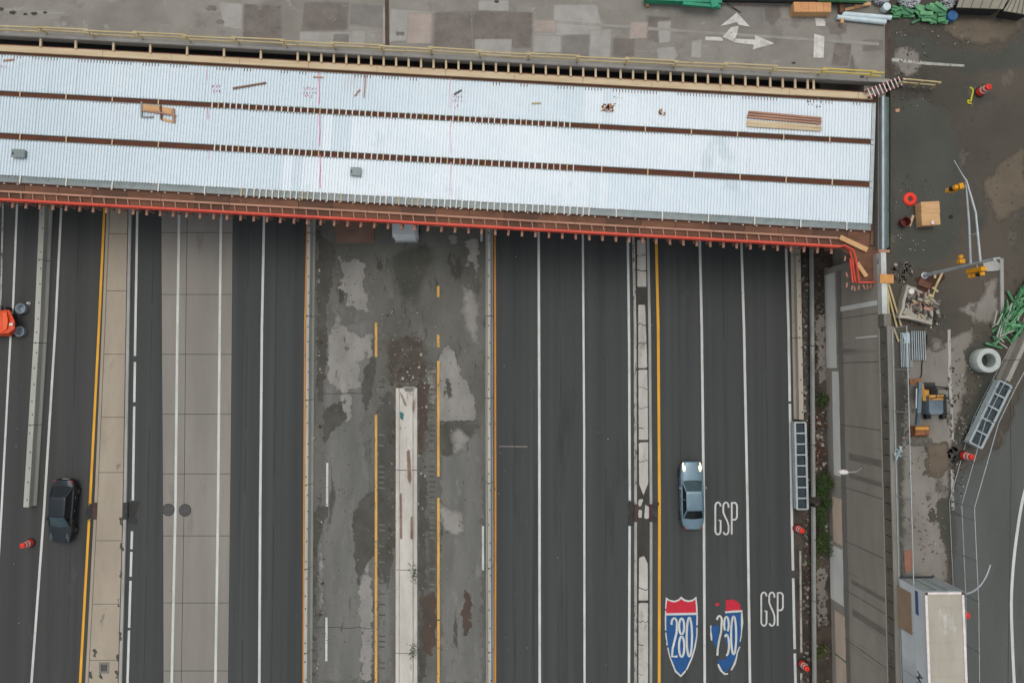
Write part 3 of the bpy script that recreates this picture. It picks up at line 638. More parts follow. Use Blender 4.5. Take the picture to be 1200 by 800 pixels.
# ---- retaining wall
WY0, WY1 = P(0, 900, 0).y, P(0, 297, 7.4).y
wall = thing("retaining_wall", (WB, (P(0, 560, 0).y), 0), "tall brown grey concrete retaining wall with painted out patches beside the highway", "wall")
b = MB(); b.sweep([(0, 0), (WT - WB, 7.45), (WT - WB + .5, 7.45), (.95, 0)], [(WB, WY0), (WB, WY1)]); b.build("wall_face", m_wall, wall, fix=True)
def WP(y, h, off=.012): return Vector((WB + (WT - WB) * h / 7.45 - off, y, h))
def wall_paint(y0, y1, h0, h1, mat, name="paint_patch", off=.012, jag=0.0):
    n = max(2, int(abs(y1 - y0) / .6)); bot = []; top = []
    for i in range(n + 1):
        y = y0 + (y1 - y0) * i / n
        bot.append(WP(y, h0 + rw.uniform(-jag, jag), off)); top.append(WP(y, h1 + rw.uniform(-jag, jag), off))
    b = MB(); nn = n + 1
    b.add(bot + top, [(i, nn + i, nn + i + 1, i + 1) for i in range(n)]); return b.build(name, mat, wall, fix=False)
def yv(v, h=0.9): return P(0, v, h).y
for v0, v1, h0, h1, mt in ((321, 431, .15, 1.75, m_wp_grey), (435, 556, .95, 2.0, m_wp_grey), (582, 640, .6, 2.0, m_wp_beige), (635, 705, .0, 2.0, m_wp_grey), (716, 890, .6, 2.1, m_wp_beige)):
    wall_paint(yv(v0), yv(v1), h0, h1, mt, jag=.03)
# construction joints, streaks and the darker band above the paint
wall_paint(yv(320), WY0 + 1, 2.0, 2.7, M("wall_band", S(120, 116, 108), S(130, 126, 118), (.5, .3, 1), 5, .9, fine=.05), "form_band", .006, jag=.04)
for v in (300, 372, 425, 500, 575, 640, 700, 760, 830): wall_paint(yv(v, 4), yv(v, 4) + .05, 2.0, 7.4, M("wall_joint_tone", S(112, 108, 100), S(104, 100, 92), (1, 1, 1), 5, .9), "wall_joint", .016)
for v, w_ in ((362, .35), (397, .12)): wall_paint(yv(v, 4.5), yv(v, 4.5) + w_, 2.5 if w_ > .2 else 4.5, 7.4, m_wp_grey, "pale_streak", .018, jag=.02)
for v, w_ in ((541, .5), (563, .35), (690, .3), (728, .5)): wall_paint(yv(v, 4.5), yv(v, 4.5) + w_, 3.2, 7.4, M("wall_streak", S(120, 115, 106), S(134, 128, 119), (2, 2, .5), 6, .9), "dark_streak", .014, jag=.04)
# green spray line
wall_paint(yv(770, 1.4), yv(772, 1.4), .5, 2.2, m_green, "spray_mark", .02)
# parapet panels and coping
PY0, PY1 = P(0, 880, 8).y, P(0, 383, 8).y
n = 26
for i in range(n):
    ya, yb = PY0 + (PY1 - PY0) * i / n, PY0 + (PY1 - PY0) * (i + 1) / n
    b = MB(); b.prism([(WT + .06, ya + .03), (WT + .44, ya + .03), (WT + .44, yb - .03), (WT + .06, yb - .03)], 7.452, 8.35); b.build("parapet_panel", m_wall_dk, wall)
b = MB(); b.prism([(WT + .03, PY0), (WT + .5, PY0), (WT + .5, PY1), (WT + .03, PY1)], 8.352, 8.47); b.build("coping", M("coping_concrete", S(122, 120, 110), S(136, 133, 123), (1, .4, 1), 6, .9, fine=.06), wall)
b = MB(); b.prism([(WT - .02, PY1 + .02), (WT + .48, PY1 + .02), (WT + .48, PY1 + .9), (WT - .02, PY1 + .9)], 7.452, 8.2); b.build("parapet_end", m_wall_dk, wall)
# unfinished pale wall top next to the bridge
b = MB(); ya, yb = P(0, 376, 7.9).y, P(0, 296, 7.9).y
b.prism([(WT + .02, ya), (WT + .38, ya), (WT + .38, yb), (WT + .02, yb)], 7.452, 7.95)
b.build("fresh_wall_top", M("fresh_concrete", S(196, 200, 194), S(168, 170, 164), (1, .8, 1), 6, .8, fine=.06, spots=[(1.5, (1, 1, 1), .6, .05, S(120, 118, 112))]), wall)

# ================================================================== OLD BRIDGE (top)
E0, E1 = P(0, 42.5, ZS), P(1026, 97, ZS)
ed = (E1 - E0).normalized(); en = Vector((-ed.y, ed.x, 0))
W0 = E0 - ed * 30; W1 = E0 + ed * ((_e[1].x - .03 - E0.x) / ed.x); WN = _e[1].lerp(_e[2], .9)
old = thing("old_bridge", (-5, W0.y + 8, 0), "old patched concrete road bridge with faded arrows along the top", "bridge")
NW = 18.0
b = MB(); q = [W0, W1, WN - Vector((.03, 0, 0)), Vector((W0.x, WN.y + 4, 0))]
b.prism([(p.x, p.y) for p in q], 7.0, ZS); b.build("deck", m_old, old)
for k in range(7):
    off = 1.0 + k * 2.6; b = MB(); p0, p1 = W0 + en * off, W1 + en * off
    b.beam((p0.x, p0.y, 6.3), (p1.x - .6, p1.y, 6.3), .35, 1.38); b.build("girder", m_rust, old)
b = MB(); b.box((-6.3, E0.y + 6.6, 2.8), (1.2, 15, 5.6)); b.build("pier", m_barr, old)
b = MB(); b.prism([(WB, W1.y - .6), (W1.x - .02, W1.y - .6), (WN.x - .02, WN.y), (WB, WN.y)], 0, 6.95); b.build("abutment", m_wall, old)
b = MB(); b.box((-62, E0.y + 10, 2.8), (1.2, 15, 5.6)); b.build("pier", m_barr, old)
b = MB(); b.beam(W0 + en * .12 + Vector((0, 0, .06)), W1 + en * .12 + Vector((0, 0, .06)), .20, .06); b.build("edge_kerb", m_p_light, old)
def opatch(mat, pix, zz=.004, rough=.02, it=1, name="deck_patch"):
    return patch(old, mat, pix, ZS, name, rough, it, zz, k=1.0, base=m_old, width=.9)
for mat, pix, zz in (
    (m_p_brown, [(356, 2), (410, 2), (408, 36), (352, 38)], .004), (m_p_light, [(351, 37), (430, 37), (429, 57), (349, 54)], .006), (m_p_grey, [(391, 40), (410, 40), (409, 51), (390, 50)], .010),
    (m_p_grey, [(410, 4), (450, 6), (450, 34), (409, 30)], .004), (m_p_light, [(411, 36), (429, 35), (428, 52), (412, 52)], .010),
    (m_p_light, [(457, 10), (508, 14), (507, 46), (456, 50)], .004), (m_p_pink, [(478, 15), (507, 15), (506, 52), (476, 52)], .006),
    (m_p_brown, [(509, 14), (560, 12), (560, 60), (507, 56)], .004), (m_p_light, [(560, 0), (597, 0), (597, 15), (560, 14)], .006), (m_p_brown, [(552, 12), (625, 14), (624, 58), (553, 56)], .008),
    (m_p_light, [(556, 46), (600, 46), (600, 68), (556, 66)], .012), (m_p_pink, [(625, 23), (652, 24), (652, 40), (625, 38)], .010),
    (m_p_light, [(648, 5), (700, 5), (706, 30), (700, 48), (650, 42), (625, 50), (626, 38), (648, 34)], .004), (m_p_light, [(625, 40), (658, 42), (658, 62), (624, 62)], .006),
    (m_p_grey, [(659, 41), (692, 40), (690, 70), (657, 66)], .010), (m_p_light, [(690, 35), (717, 34), (716, 68), (690, 72)], .006), (m_p_brown, [(718, 44), (745, 45), (744, 68), (716, 68)], .005),
    (m_p_pink, [(738, 25), (760, 26), (758, 46), (737, 46)], .008), (m_p_light, [(770, 25), (787, 24), (786, 50), (772, 52)], .006), (m_p_brown, [(757, 18), (788, 20), (772, 52), (760, 46)], .005),
    (m_p_light, [(769, 56), (790, 54), (796, 66), (788, 73), (770, 70)], .007), (m_p_light, [(810, 48), (823, 46), (822, 69), (809, 68)], .006),
    (m_p_brown, [(978, 48), (999, 51), (995, 80), (973, 77)], .006), (m_p_brown, [(1010, 46), (1036, 46), (1036, 60), (1010, 62)], .006), (m_p_brown, [(968, 25), (994, 28), (992, 40), (972, 42)], .006),
    (m_p_brown, [(984, 65), (1000, 64), (1004, 86), (994, 87)], .005), (m_p_brown, [(895, 8), (915, 6), (916, 20), (905, 32), (896, 22)], .006),
    (m_p_light, [(255, 2), (285, 4), (284, 36), (262, 32)], .004), (m_p_brown, [(285, 4), (330, 6), (332, 56), (284, 48)], .004),
    (m_p_grey, [(840, 8), (895, 10), (895, 34), (840, 30)], .003)):
    opatch(mat, pix, zz, .03, 2)
for u, v, r in ((1, 11, 3), (15, 15, 3), (40, 16, 3), (53, 15, 2), (469, 40, 4), (687, 50, 3), (168, 165, 0), (402, 47, 2.5), (765, 44, 5), (930, 74, 2), (1010, 90, 2), (248, 10, 5), (258, 26, 4), (582, 2, 2.5), (30, 17, 2)):
    if r: b = MB(); c = P(u, v, ZS); rr = r / 16.8; b.sheet(rough_poly([(c.x + rr * 1.4 * math.cos(k), c.y + rr * .8 * math.sin(k)) for k in [i * 1.0472 for i in range(6)]], .2, 2, rw), ZS + .014); b.build("tar_stain", m_p_brown if r > 3.5 else m_joint, old)
# deck joints
for pix, w_ in (([(453, -20), (453.5, 8), (454, 54)], .28), ([(1040.5, -20), (1040.5, 40), (1040.5, 92)], .42)):
    b = MB(); b.ribbon(PX(pix, ZS), w_, ZS + .018); b.build("expansion_joint", M("joint_seal", S(66, 56, 48), S(86, 76, 66), (2, .8, 1), 5, .9), old)
b = MB(); b.ribbon(PX([(450, 8), (450, 52)], ZS), .14, ZS + .016); b.build("joint_edge", m_p_pink, old)
b = MB(); b.ribbon(PX([(650, 26), (750, 33), (850, 40), (1030, 52)], ZS), .22, ZS + .016); b.build("lane_line", M("ghost_line", S(150, 146, 138), S(134, 130, 122), (1, 1, 1), 5, .9), old)
# arrows and worn marks
def omark(pix, name, zz=.022): b = MB(); b.sheet(PX(pix, ZS), ZS + zz); return b.build(name, M("arrow_paint", S(208, 204, 196), S(178, 174, 166), (2, 2, 1), 6, .8, spots=[(3, (1, 1, 1), .62, .05, S(140, 134, 126))]), old)
q = lambda pts: [(740 + x / 6.667, y / 6.667) for x, y in pts]
omark(q([(695, 205), (822, 102), (928, 213), (835, 195), (820, 176), (770, 190)]), "arrow_head")
omark(q([(778, 215), (838, 205), (825, 262), (800, 330), (712, 290)]), "arrow_stem")
omark(q([(575, 290), (690, 292), (712, 300), (800, 335), (960, 352), (945, 390), (1115, 342), (962, 278), (965, 308), (820, 300), (690, 285)][:3] + [(712, 322), (578, 318)]), "arrow_tail")
omark(q([(802, 305), (965, 312), (962, 276), (1115, 342), (945, 390), (955, 352), (800, 334)]), "arrow_head")
omark([(955, 21), (967, 23), (967, 31), (956, 31)], "worn_mark"); omark([(954, 40), (966, 43), (965, 68), (953, 68)], "worn_mark")

# ================================================================== NEW BRIDGE UNDER CONSTRUCTION
ZD = 7.2
BA, BB = P(0, 64, ZD), P(1027, 121, ZD)
bu = (BB - BA).normalized(); bv = Vector((-bu.y, bu.x, 0)); BRZ = math.atan2(bu.y, bu.x)
def st(p): d = p - BB; return d.dot(bu), d.dot(bv)
def T(y0, y1, z=ZD): return .5 * (st(P(0, y0, z))[1] + st(P(1027, y1, z))[1])
def Bp(s, t, z): return BB + bu * s + bv * t + Vector((0, 0, z - BB.z))
def sx(u, yrow, z=ZD): return st(P(u, yrow, z))[0]
def rowat(y0, y1, u): return y0 + (y1 - y0) * u / 1027.0
S0, S1 = -(BB.x + 44), 0.0
bridge = thing("new_bridge", (0, Bp(-25, T(205, 262), 0).y, 0), "new bridge under construction with white corrugated steel deck pans and red edge rail", "bridge")
def bbeam(s0, s1, t0, t1, z0, z1, name, mat, mb=None):
    b = mb or MB(); q = [Bp(s0, t0, 0), Bp(s1, t0, 0), Bp(s1, t1, 0), Bp(s0, t1, 0)]
    b.prism([(p.x, p.y) for p in q], z0, z1)
    return b if mb is not None else b.build(name, mat, bridge)
t_b1 = (T(64, 121), T(105.5, 164.3)); t_b2 = (T(112, 170.3), T(155, 213.6)); t_b3 = (T(162, 221), T(205, 262.8))
t_strip = (t_b3[1], T(212.5, 270)); t_band = (T(54, 110), T(61, 117))
t_red = T(234.5, 290, 7.4)
# girders
gc = [(t_band[1] + t_b1[0]) / 2, (t_b1[1] + t_b2[0]) / 2, (t_b2[1] + t_b3[0]) / 2, sum(t_strip) / 2]
for i, t in enumerate(gc):
    b = MB(); hw = [.32, .29, .29, .30][i]; zt = ZD - .06
    prof = [(-hw, zt), (hw, zt), (hw, zt - .05), (.02, zt - .05), (.02, 5.75), (.25, 5.75), (.25, 5.70), (-.25, 5.70), (-.25, 5.75), (-.02, 5.75), (-.02, zt - .05), (-hw, zt - .05)]
    b.sweep(prof, [tuple(Bp(S0, t, 0))[:2], tuple(Bp(.04, t, 0))[:2]]); b.build("girder", m_rust, bridge, fix=True)
for s in (-31.9, -66): # piers under the deck
    b = MB(); c = Bp(s, (t_b1[0] + t_b3[1]) / 2, 0); b.box((c.x, c.y, 2.84), (1.2, 9.5, 5.69), BRZ); b.build("pier", m_barr, bridge)
# corrugated pans: three ribs to a pan
PW = .66; RW = PW / 3
def pan_mesh(width, key):
    b = MB(); prof = []; z0, z1 = -.06, .0
    for k in range(3):
        x = k * RW; prof += [(x, z0), (x + .04, z0), (x + .075, z1), (x + .190, z1)]
    prof.append((PW, z0))
    vv = [(x, 0, z) for x, z in prof] + [(x, -width, z) for x, z in prof]; n_ = len(prof)
    b.add(vv, [(n_ + i, n_ + i + 1, i + 1, i) for i in range(n_ - 1)]); return b
rp_ = random.Random(5); npan = int((S1 - S0 - .35) / PW)
for bi, (ta, tb) in enumerate((t_b1, t_b2, t_b3)):
    proto = {}
    for k in range(npan):
        s = -.3 - (k + 1) * PW; u = 600 + (s + BB.x) * 16.75
        # photographed lots: cooler sheets to the west, brighter newer sheets from the middle on
        edge = (690, 400, 345)[bi] + rp_.uniform(-30, 30); e2 = (1200, 1200, 700)[bi] + rp_.uniform(-25, 25)
        mt = m_pan2 if edge < u < e2 else (m_pan3 if u >= e2 else m_pan)
        if mt.name not in proto:
            o = pan_mesh(ta - tb, bi).build("deck_pan", mt, bridge, local=True); proto[mt.name] = o
        else:
            o = bpy.data.objects.new("deck_pan", proto[mt.name].data); COL.objects.link(o); o.parent = bridge
        p = Bp(s, ta, ZD + rp_.uniform(-.004, .004)); o.location = p - world_loc(bridge); o.rotation_euler = (rp_.uniform(-.002, .002), 0, BRZ)
# pan edge angles (thin dark line along both sides of each bay)
for (ta, tb) in (t_b1, t_b2, t_b3):
    for t in (ta, tb):
        bbeam(S0, -.1, t - .025, t + .025, ZD - .055, ZD + .012, "edge_angle", m_zinc)
# end dam plate on the east
bbeam(-.28, -.02, t_b3[1], t_b1[0], ZD - .08, ZD - .02, "end_plate", m_steel_lt)
# zinc strip on the fascia girder with short ribs
bbeam(S0, -.1, t_strip[1] - .02, t_strip[0] - .04, ZD - .05, ZD - .03, "fascia_flange", m_zinc)
b = MB(); s = S0
while s < -.2:
    q = [Bp(s, t_strip[0] - .02, 0), Bp(s + .09, t_strip[0] - .02, 0), Bp(s + .09, t_strip[0] - .2, 0), Bp(s, t_strip[0] - .2, 0)]
    b.prism([(p.x, p.y) for p in q], ZD - .05, ZD - .005); s += RW
tag(b.build("pan_end_tabs", m_zinc, bridge), kind="stuff")
# short white bars across the girders
bar = None
def put_bar(s, ta, tb, z, wid=.075, mat=m_barwhite):
    global bar
    key = (round(ta - tb, 2), mat.name)
    if not isinstance(bar, dict): bar = {}
    if key not in bar:
        b = MB(); b.box((0, -(ta - tb) / 2, 0), (wid, ta - tb, .05)); bar[key] = b.build("tie_bar", mat, bridge, local=True); o = bar[key]
    else:
        o = bpy.data.objects.new("tie_bar", bar[key].data); COL.objects.link(o); o.parent = bridge
    o.location = Bp(s, ta, z) - world_loc(bridge); o.rotation_euler = (0, 0, BRZ + random.uniform(-.03, .03))
for (ya, yb, xa, xb, ta, tb) in ((109, 167, 249, 672, t_b1[1], t_b2[0]), (158, 217, 252, 675, t_b2[1], t_b3[0]), (209, 266, 283, 692, t_strip[0] + .03, t_strip[1] - .1)):
    u = xa
    while u < xb:
        m_ = m_cream if random.random() < .12 else m_barwhite
        put_bar(sx(u, rowat(ya, yb, u)), ta + .04, tb - .02, ZD + .045, mat=m_); u += random.uniform(6.4, 8.4)
    for u in list(range(-30, int(xa) - 20, 54)) + list(range(int(xb) + 30, 1010, 54)):
        put_bar(sx(u, rowat(ya, yb, u)), ta + .02, tb, ZD + .03, mat=m_cream if tb > t_strip[1] else m_barwhite)
# timber band north of the first bay, with its brown ledge
seg = 4.9; s = S0
while s < -.6:
    e = min(s + seg, -.3)
    bbeam(s, e - .02, t_band[1], t_band[0], ZD - .06, ZD + .10 + random.uniform(0, .03), "edge_timber", m_cream); s = e + .001
    if e >= -.3: break
# struts across the gap to the old deck
us = [-10, 50, 91, 135, 178, 221, 264, 307, 350] + [363 + 14.55 * i for i in range(41)] + [952]
for u in us:
    row = rowat(54, 110, u); s = sx(u, row); p0 = Bp(s, t_band[0] - .02, ZD + .03)
    # from the band to the face of the old deck
    tt = (E0 + ed * ((p0.x - E0.x) / ed.x)); p1 = Vector((p0.x, tt.y + .02, ZD + .2))
    b = MB(); b.beam((p0.x, p0.y, ZD + .2), p1, .14, .12); b.build("strut", m_cream, bridge)
# brown walers hung in the gap below the struts
for zz_, f_ in ((6.75, .30), (6.35, .68)):
    p0_, p1_ = Bp(S0, t_band[0] + .62 * f_, zz_), Bp(-.8, t_band[0] + .62 * f_, zz_); b = MB(); b.beam(p0_, p1_, .20, .12); b.build("waler", m_tim_old if f_ < .5 else m_ply, bridge)
# ----- overhang on the south side
t_ply = t_strip[1]
s = S0
k = 0
SEND = sx(983, 287)
while s < SEND + 2.4:
    e = min(s + 2.44, -.05)
    bbeam(s + .012, e - .012, t_red + .06, t_ply - .03, 6.98, 7.0 + random.uniform(0, .012), "form_panel", m_ply if k % 3 else m_ply2); s += 2.44; k += 1
bbeam(SEND + 2.5, .0, t_red + .3, t_ply - .03, 6.98, 7.01, "form_panel", m_ply)
t_tan = T(224.5, 280.5, 7.2)
s = S0
while s < SEND:
    e = min(s + 4.9, SEND)
    bbeam(s, e - .03, t_tan - .07, t_tan + .07, 7.012, 7.16 + random.uniform(0, .02), "toe_board", m_tim_old); s += 4.9
# joists between toe board and rail
jj = None; s = S0 + .3
while s < SEND:
    p0, p1 = Bp(s, t_tan - .06, 7.06), Bp(s + .10, t_red + .07, 7.06)
    b = MB(); b.beam(p0, p1, .07, .10); b.build("joist", m_tim_old, bridge); s += .845
# red rail (two pipes) and its posts, brackets with timber tips
for zz, dt in ((7.42, 0.0), (7.20, -.03)):
    b = MB(); b.beam(Bp(S0, t_red + dt, zz), Bp(SEND, t_red + dt, zz), .15, .12); b.build("rail", m_redrail, bridge)
brk = MB(); brk.box((0, -.22, 0), (.16, .44, .12)); brk.box((0, -.05, -.45), (.09, .08, .95)); brk.box((0, .55, -.75), (.08, 1.2, .08), rx=RAD(18))
bro = None; dot = None
u0 = -12.0; i = 0
m_tip = M("bracket_timber", S(166, 128, 108), S(146, 106, 88), (3, 3, 3), 4, .8)
ns = int((SEND - S0) / .955)
for i in range(ns):
    s = SEND - .4 - i * .955
    if bro is None: bro = brk.build("bracket", m_tip, bridge, local=True); o = bro
    else: o = bpy.data.objects.new("bracket", bro.data); COL.objects.link(o); o.parent = bridge
    o.location = Bp(s, t_red - .02, 6.9) - world_loc(bridge); o.rotation_euler = (0, 0, BRZ + random.uniform(-.06, .06))
    b = MB(); b.beam(Bp(s, t_red, 6.99), Bp(s, t_red, 7.4), .05, .05); b.build("rail_post", m_redrail, bridge)
ns2 = int(-S0 / .955)
for i in range(ns2):
    s = -.5 - i * .955
    if dot is None:
        b = MB(); b.lathe([(.06, 0), (.06, .10), (.03, .13)], (0, 0, 0), 8); dot = b.build("bar_cap", m_barwhite, bridge, local=True); o = dot
    else: o = bpy.data.objects.new("bar_cap", dot.data); COL.objects.link(o); o.parent = bridge
    o.location = Bp(s, t_strip[1] - .09, 7.0) - world_loc(bridge)
# wrapped corner platform at the abutment
cz = 7.0
def cw(u, v, z=cz): p = P(u, v, z); return p
pts = PX([(980, 288), (1026, 289), (1026, 328), (1004, 330), (997, 300)], cz); b = MB(); b.prism([(p.x, p.y) for p in pts], 6.94, 6.975); b.build("form_panel", m_ply, bridge)
for zz, dx in ((7.42, 0), (7.2, -4.5)):
    b = MB(); b.tube([Bp(SEND, t_red, zz), P(990 + dx * .4, 287.5, zz), P(1000 + dx, 293, zz), P(1003 + dx, 303, zz), P(1007 + dx, 331, zz)], .07, 6); b.build("rail", m_redrail, bridge)
for off in (0, 3):
    b = MB(); b.beam(P(996 + off, 303, 7.1), P(999 + off, 331, 7.1), .10, .12); b.build("rail", m_redrail, bridge)
b = MB(); b.beam(P(1003, 331, 7.15), P(1029, 330.5, 7.15), .11, .14); b.build("rail", m_redrail, bridge)
for u0_, v0_, u1_, v1_, w_ in ((984, 278, 1016, 293, .34), (1004, 308, 1015, 324, .28)):
    b = MB(); b.beam(P(u0_, v0_, 7.12), P(u1_, v1_, 7.12), w_, .16); b.build("brace", m_tim, bridge)
for u, v in ((996, 313), (990, 303), (992, 322), (992, 334), (998, 337), (1001, 338), (1006, 337), (1012, 336), (1016, 336), (1020, 335)):
    b = MB(); c = P(u, v, 6.9); b.box(c, (.11, .34, .12), random.uniform(-.4, .4)); b.build("bracket", m_tip, bridge)
# abutment seat and the steel joint strips east of the deck
bx = lambda u0, u1, v0, v1, z0, z1, nm, m_: (lambda b: (b.prism([(p.x, p.y) for p in (P(u0, v0, z1), P(u1, v0 + (u1 - u0) * .05, z1), P(u1, v1, z1), P(u0, v1, z1))], z0, z1), b.build(nm, m_, bridge))[1])(MB())
bx(1029, 1043.2, 110, 300, 0.0, 6.9, "abutment", m_wall)
bx(1033.6, 1036.4, 112, 292, 6.9, 7.36, "joint_angle", m_steel_lt)
bx(1036.7, 1039.2, 113, 292, 6.9, 7.30, "joint_angle", M("blue_grey_steel", S(112, 122, 128), S(92, 104, 112), (1, .6, 1), 5, .5, .3, fine=.1))
bx(1039.6, 1042.6, 114, 290, 6.9, 7.28, "joint_channel", m_zinc)
gb = None
for i in range(86):
    v = 116 + i * 2.02
    if gb is None:
        b = MB(); b.tube([(0, 0, 0), (.22, 0, .03), (.26, 0, .16)], .022, 5); gb = b.build("dowel_bar", m_green, bridge, local=True); o = gb
    else: o = bpy.data.objects.new("dowel_bar", gb.data); COL.objects.link(o); o.parent = bridge
    o.location = P(1039.8, v, 7.3) - world_loc(bridge); o.rotation_euler = (0, 0, random.uniform(-.3, .3))
bx(1030, 1043, 292, 296, 6.9, 7.5, "end_form", m_tim_old)
bx(1034.5, 1038, 297, 322, 7.0, 7.42, "end_form", M("form_pinkish", S(176, 140, 120), S(160, 124, 104), (2, 2, 1), 5, .8))
bx(1039.5, 1041.5, 298, 318, 7.0, 7.42, "end_form", m_barr)

# pink and chalk layout marks on the pans
def pmark(pix, w, mat, nm="layout_mark"):
    b = MB(); z = ZD + .012
    for k_, st_ in enumerate(pix): b.ribbon(PX(st_, z), w, z + k_ * .0008)
    b.build(nm, mat, bridge)
pmark([[(243, 80), (243, 95)]], .05, m_pinkfaint); pmark([[(243.5, 127), (243.7, 140)]], .05, m_pinkmark); pmark([[(244, 176), (244, 186)]], .05, m_pinkfaint)
pmark([[(374, 84), (374, 122)], [(374.6, 131), (374.8, 171)], [(375, 181), (375.3, 221)]], .055, m_pinkmark)
pmark([[(527.5, 92), (527.6, 128)], [(528, 140), (528.2, 180)], [(528.5, 190), (528.7, 230)]], .05, m_pinkfaint)
rm = random.Random(3)
def scrawl(x, y, n_, mat, w, rows=2, h=4.0, step=3.3):
    st_ = []
    for r in range(rows):
        for k_ in range(n_):
            cx, cy = x + k_ * step, y + r * (h + 1.4)
            st_.append([(cx + rm.uniform(-1, 1.2), cy + rm.uniform(-h / 2, h / 2)) for _ in range(5)])
    pmark(st_, w, mat, "survey_scrawl")
scrawl(250, 101.5, 3, m_pinkmark, .05); scrawl(356, 104, 5, m_pinkfaint, .05); scrawl(358, 113, 3, m_pinkmark, .04, 1); scrawl(531, 113, 4, m_pinkfaint, .05); scrawl(2, 78, 2, m_pinkfaint, .05, 1); scrawl(533, 125, 2, m_pinkmark, .04, 1)

# ---- loose things lying on the deck
ZP = ZD + .006
def sticks(name, label, cat, pix, w, h, mat, group=None):
    b = MB()
    for (a, c) in pix:
        b.beam(P(a[0], a[1], ZP) + Vector((0, 0, h / 2)), P(c[0], c[1], ZP) + Vector((0, 0, h / 2)), w, h)
    return tag(b.build(name, mat), label, cat, group)
sticks("plank", "long weathered plank on the white deck right of the pink scrawl", "plank", [((273, 104), (312, 97.5))], .14, .05, M("plank_grey", S(132, 104, 88), S(112, 88, 74), (2, 3, 1), 4, .85))
sticks("stick", "short slanted brown stick beside an upright thin batten on the deck", "stick", [((415.5, 113), (422, 105))], .09, .05, m_tim_old)
sticks("batten", "thin pale batten standing crosswise on the first deck bay", "batten", [((428.5, 88), (426.5, 115))], .07, .05, m_tim_old)
sticks("stick", "short dark stick on the deck above the faint pink writing", "stick", [((532, 111), (541, 106))], .11, .05, M("stick_dark", S(92, 84, 76), None))
sticks("batten", "tiny flat batten near the north edge over the pink line", "batten", [((367, 90.5), (379, 91))], .08, .04, m_tim_old)
sticks("batten", "small pale batten lying alone mid deck, left of the leaf litter", "batten", [((623, 121.5), (634, 121))], .10, .04, m_tim_yel)
sticks("batten", "small weathered batten at the far left of the deck", "batten", [((4, 71.5), (17, 70))], .12, .04, m_tim_old)
def planks(name, label, rows, mat, group=None):
    t_ = thing(name, P(918, 142, ZP), label, "lumber", group)
    for (a, c, w_) in rows:
        b = MB(); b.beam(P(a[0], a[1], ZP) + Vector((0, 0, .06)), P(c[0], c[1], ZP) + Vector((0, 0, .06)), w_, .11); b.build("plank", mat, t_)
planks("plank_stack", "stack of brown and pale planks on the right end of the deck", [((877, 131.5), (962, 139), .13), ((876, 134.5), (962, 142), .13), ((875, 137.5), (962, 145), .13)], m_tim_old)
planks("plank_stack", "pair of wide pale boards just below the brown plank stack", [((875, 143), (962, 149.5), .22), ((875, 147), (962, 152.5), .22)], m_cream)
rl = random.Random(21)
def litter(name, label, u, v, n_, ru, rv, mats, z, size=.12):
    b = MB()
    for k_ in range(n_):
        a_ = rl.uniform(0, 6.28); r_ = math.sqrt(rl.random()); c = P(u + ru * r_ * math.cos(a_), v + rv * r_ * math.sin(a_), z)
        b.box((c.x, c.y, z + .02), (rl.uniform(.4, 1.3) * size, rl.uniform(.3, .9) * size, .04), rl.uniform(0, 3.1), k_ % len(mats))
    return tag(b.build(name, mats), label, "debris", None, "stuff")
litter("wood_scraps", "pile of brown wood scraps on the deck right of centre", 712, 127, 34, 8, 5, [m_tim_old, m_tim, m_ply], ZP, .16)
litter("wood_scraps", "small pile of brown wood scraps right of the larger pile", 776, 132, 14, 4, 4, [m_tim_old, m_tim], ZP, .14)
litter("dark_chips", "scatter of dark chips above the wood scrap pile", 722, 117, 12, 8, 8, [m_steel_dk], ZP, .06)
litter("dark_chips", "dark chips by the planks at the right end of the deck", 955, 120, 16, 12, 6, [m_zinc, m_steel_dk], ZP, .08)
# carpenters' form lying on the deck
fr = thing("form_frame", P(186, 132, ZP), "plywood form box with timber frame lying on the deck at left", "formwork")
def fb(u0, v0, u1, v1, w_, h_, mat, nm, dz=0):
    b = MB(); b.beam(P(u0, v0, ZP) + Vector((0, 0, h_ / 2 + dz)), P(u1, v1, ZP) + Vector((0, 0, h_ / 2 + dz)), w_, h_); b.build(nm, mat, fr)
fb(167, 125.5, 187, 128, .42, .05, m_tim, "panel"); fb(188, 128.5, 202, 130.5, .40, .05, m_tim, "panel")
fb(189, 124, 190, 141, .10, .12, m_ply, "rib", .02); fb(204, 128, 204.5, 144, .12, .12, m_tim_old, "rib", .02); fb(190, 140, 205, 143.5, .16, .06, m_tim, "panel")
fb(166, 130, 207, 136, .08, .10, m_tim_old, "stringer", .06); fb(166.5, 120, 166.5, 138, .12, .1, m_zinc, "bracket_leg", .01); fb(168, 137.5, 180, 137.5, .12, .08, m_zinc, "bracket_leg", .01)
for (u, v, lab, w_, h_) in ((24, 181, "small grey steel box on the deck near the left edge", 15, 9), (417.5, 202, "small grey steel box on the deck left of centre", 12, 9)):
    t_ = thing("junction_box", P(u, v, ZP), lab, "box")
    b = MB(); c = P(u, v, ZP); b.box((c.x, c.y, ZP + .11), (w_ / 17, h_ / 17, .2), BRZ); b.build("case", M("box_grey", S(112, 120, 122), S(132, 140, 142), (6, 6, 1), 4, .5, .3), t_)
    b = MB(); b.box((c.x, c.y, ZP + .225), (w_ / 17 + .06, h_ / 17 + .06, .03), BRZ); b.build("lid", m_zinc, t_)
    b = MB(); b.box((c.x - w_ / 34 + .08, c.y, ZP + .26), (.06, .18, .05), BRZ); b.build("handle", m_steel_dk, t_)

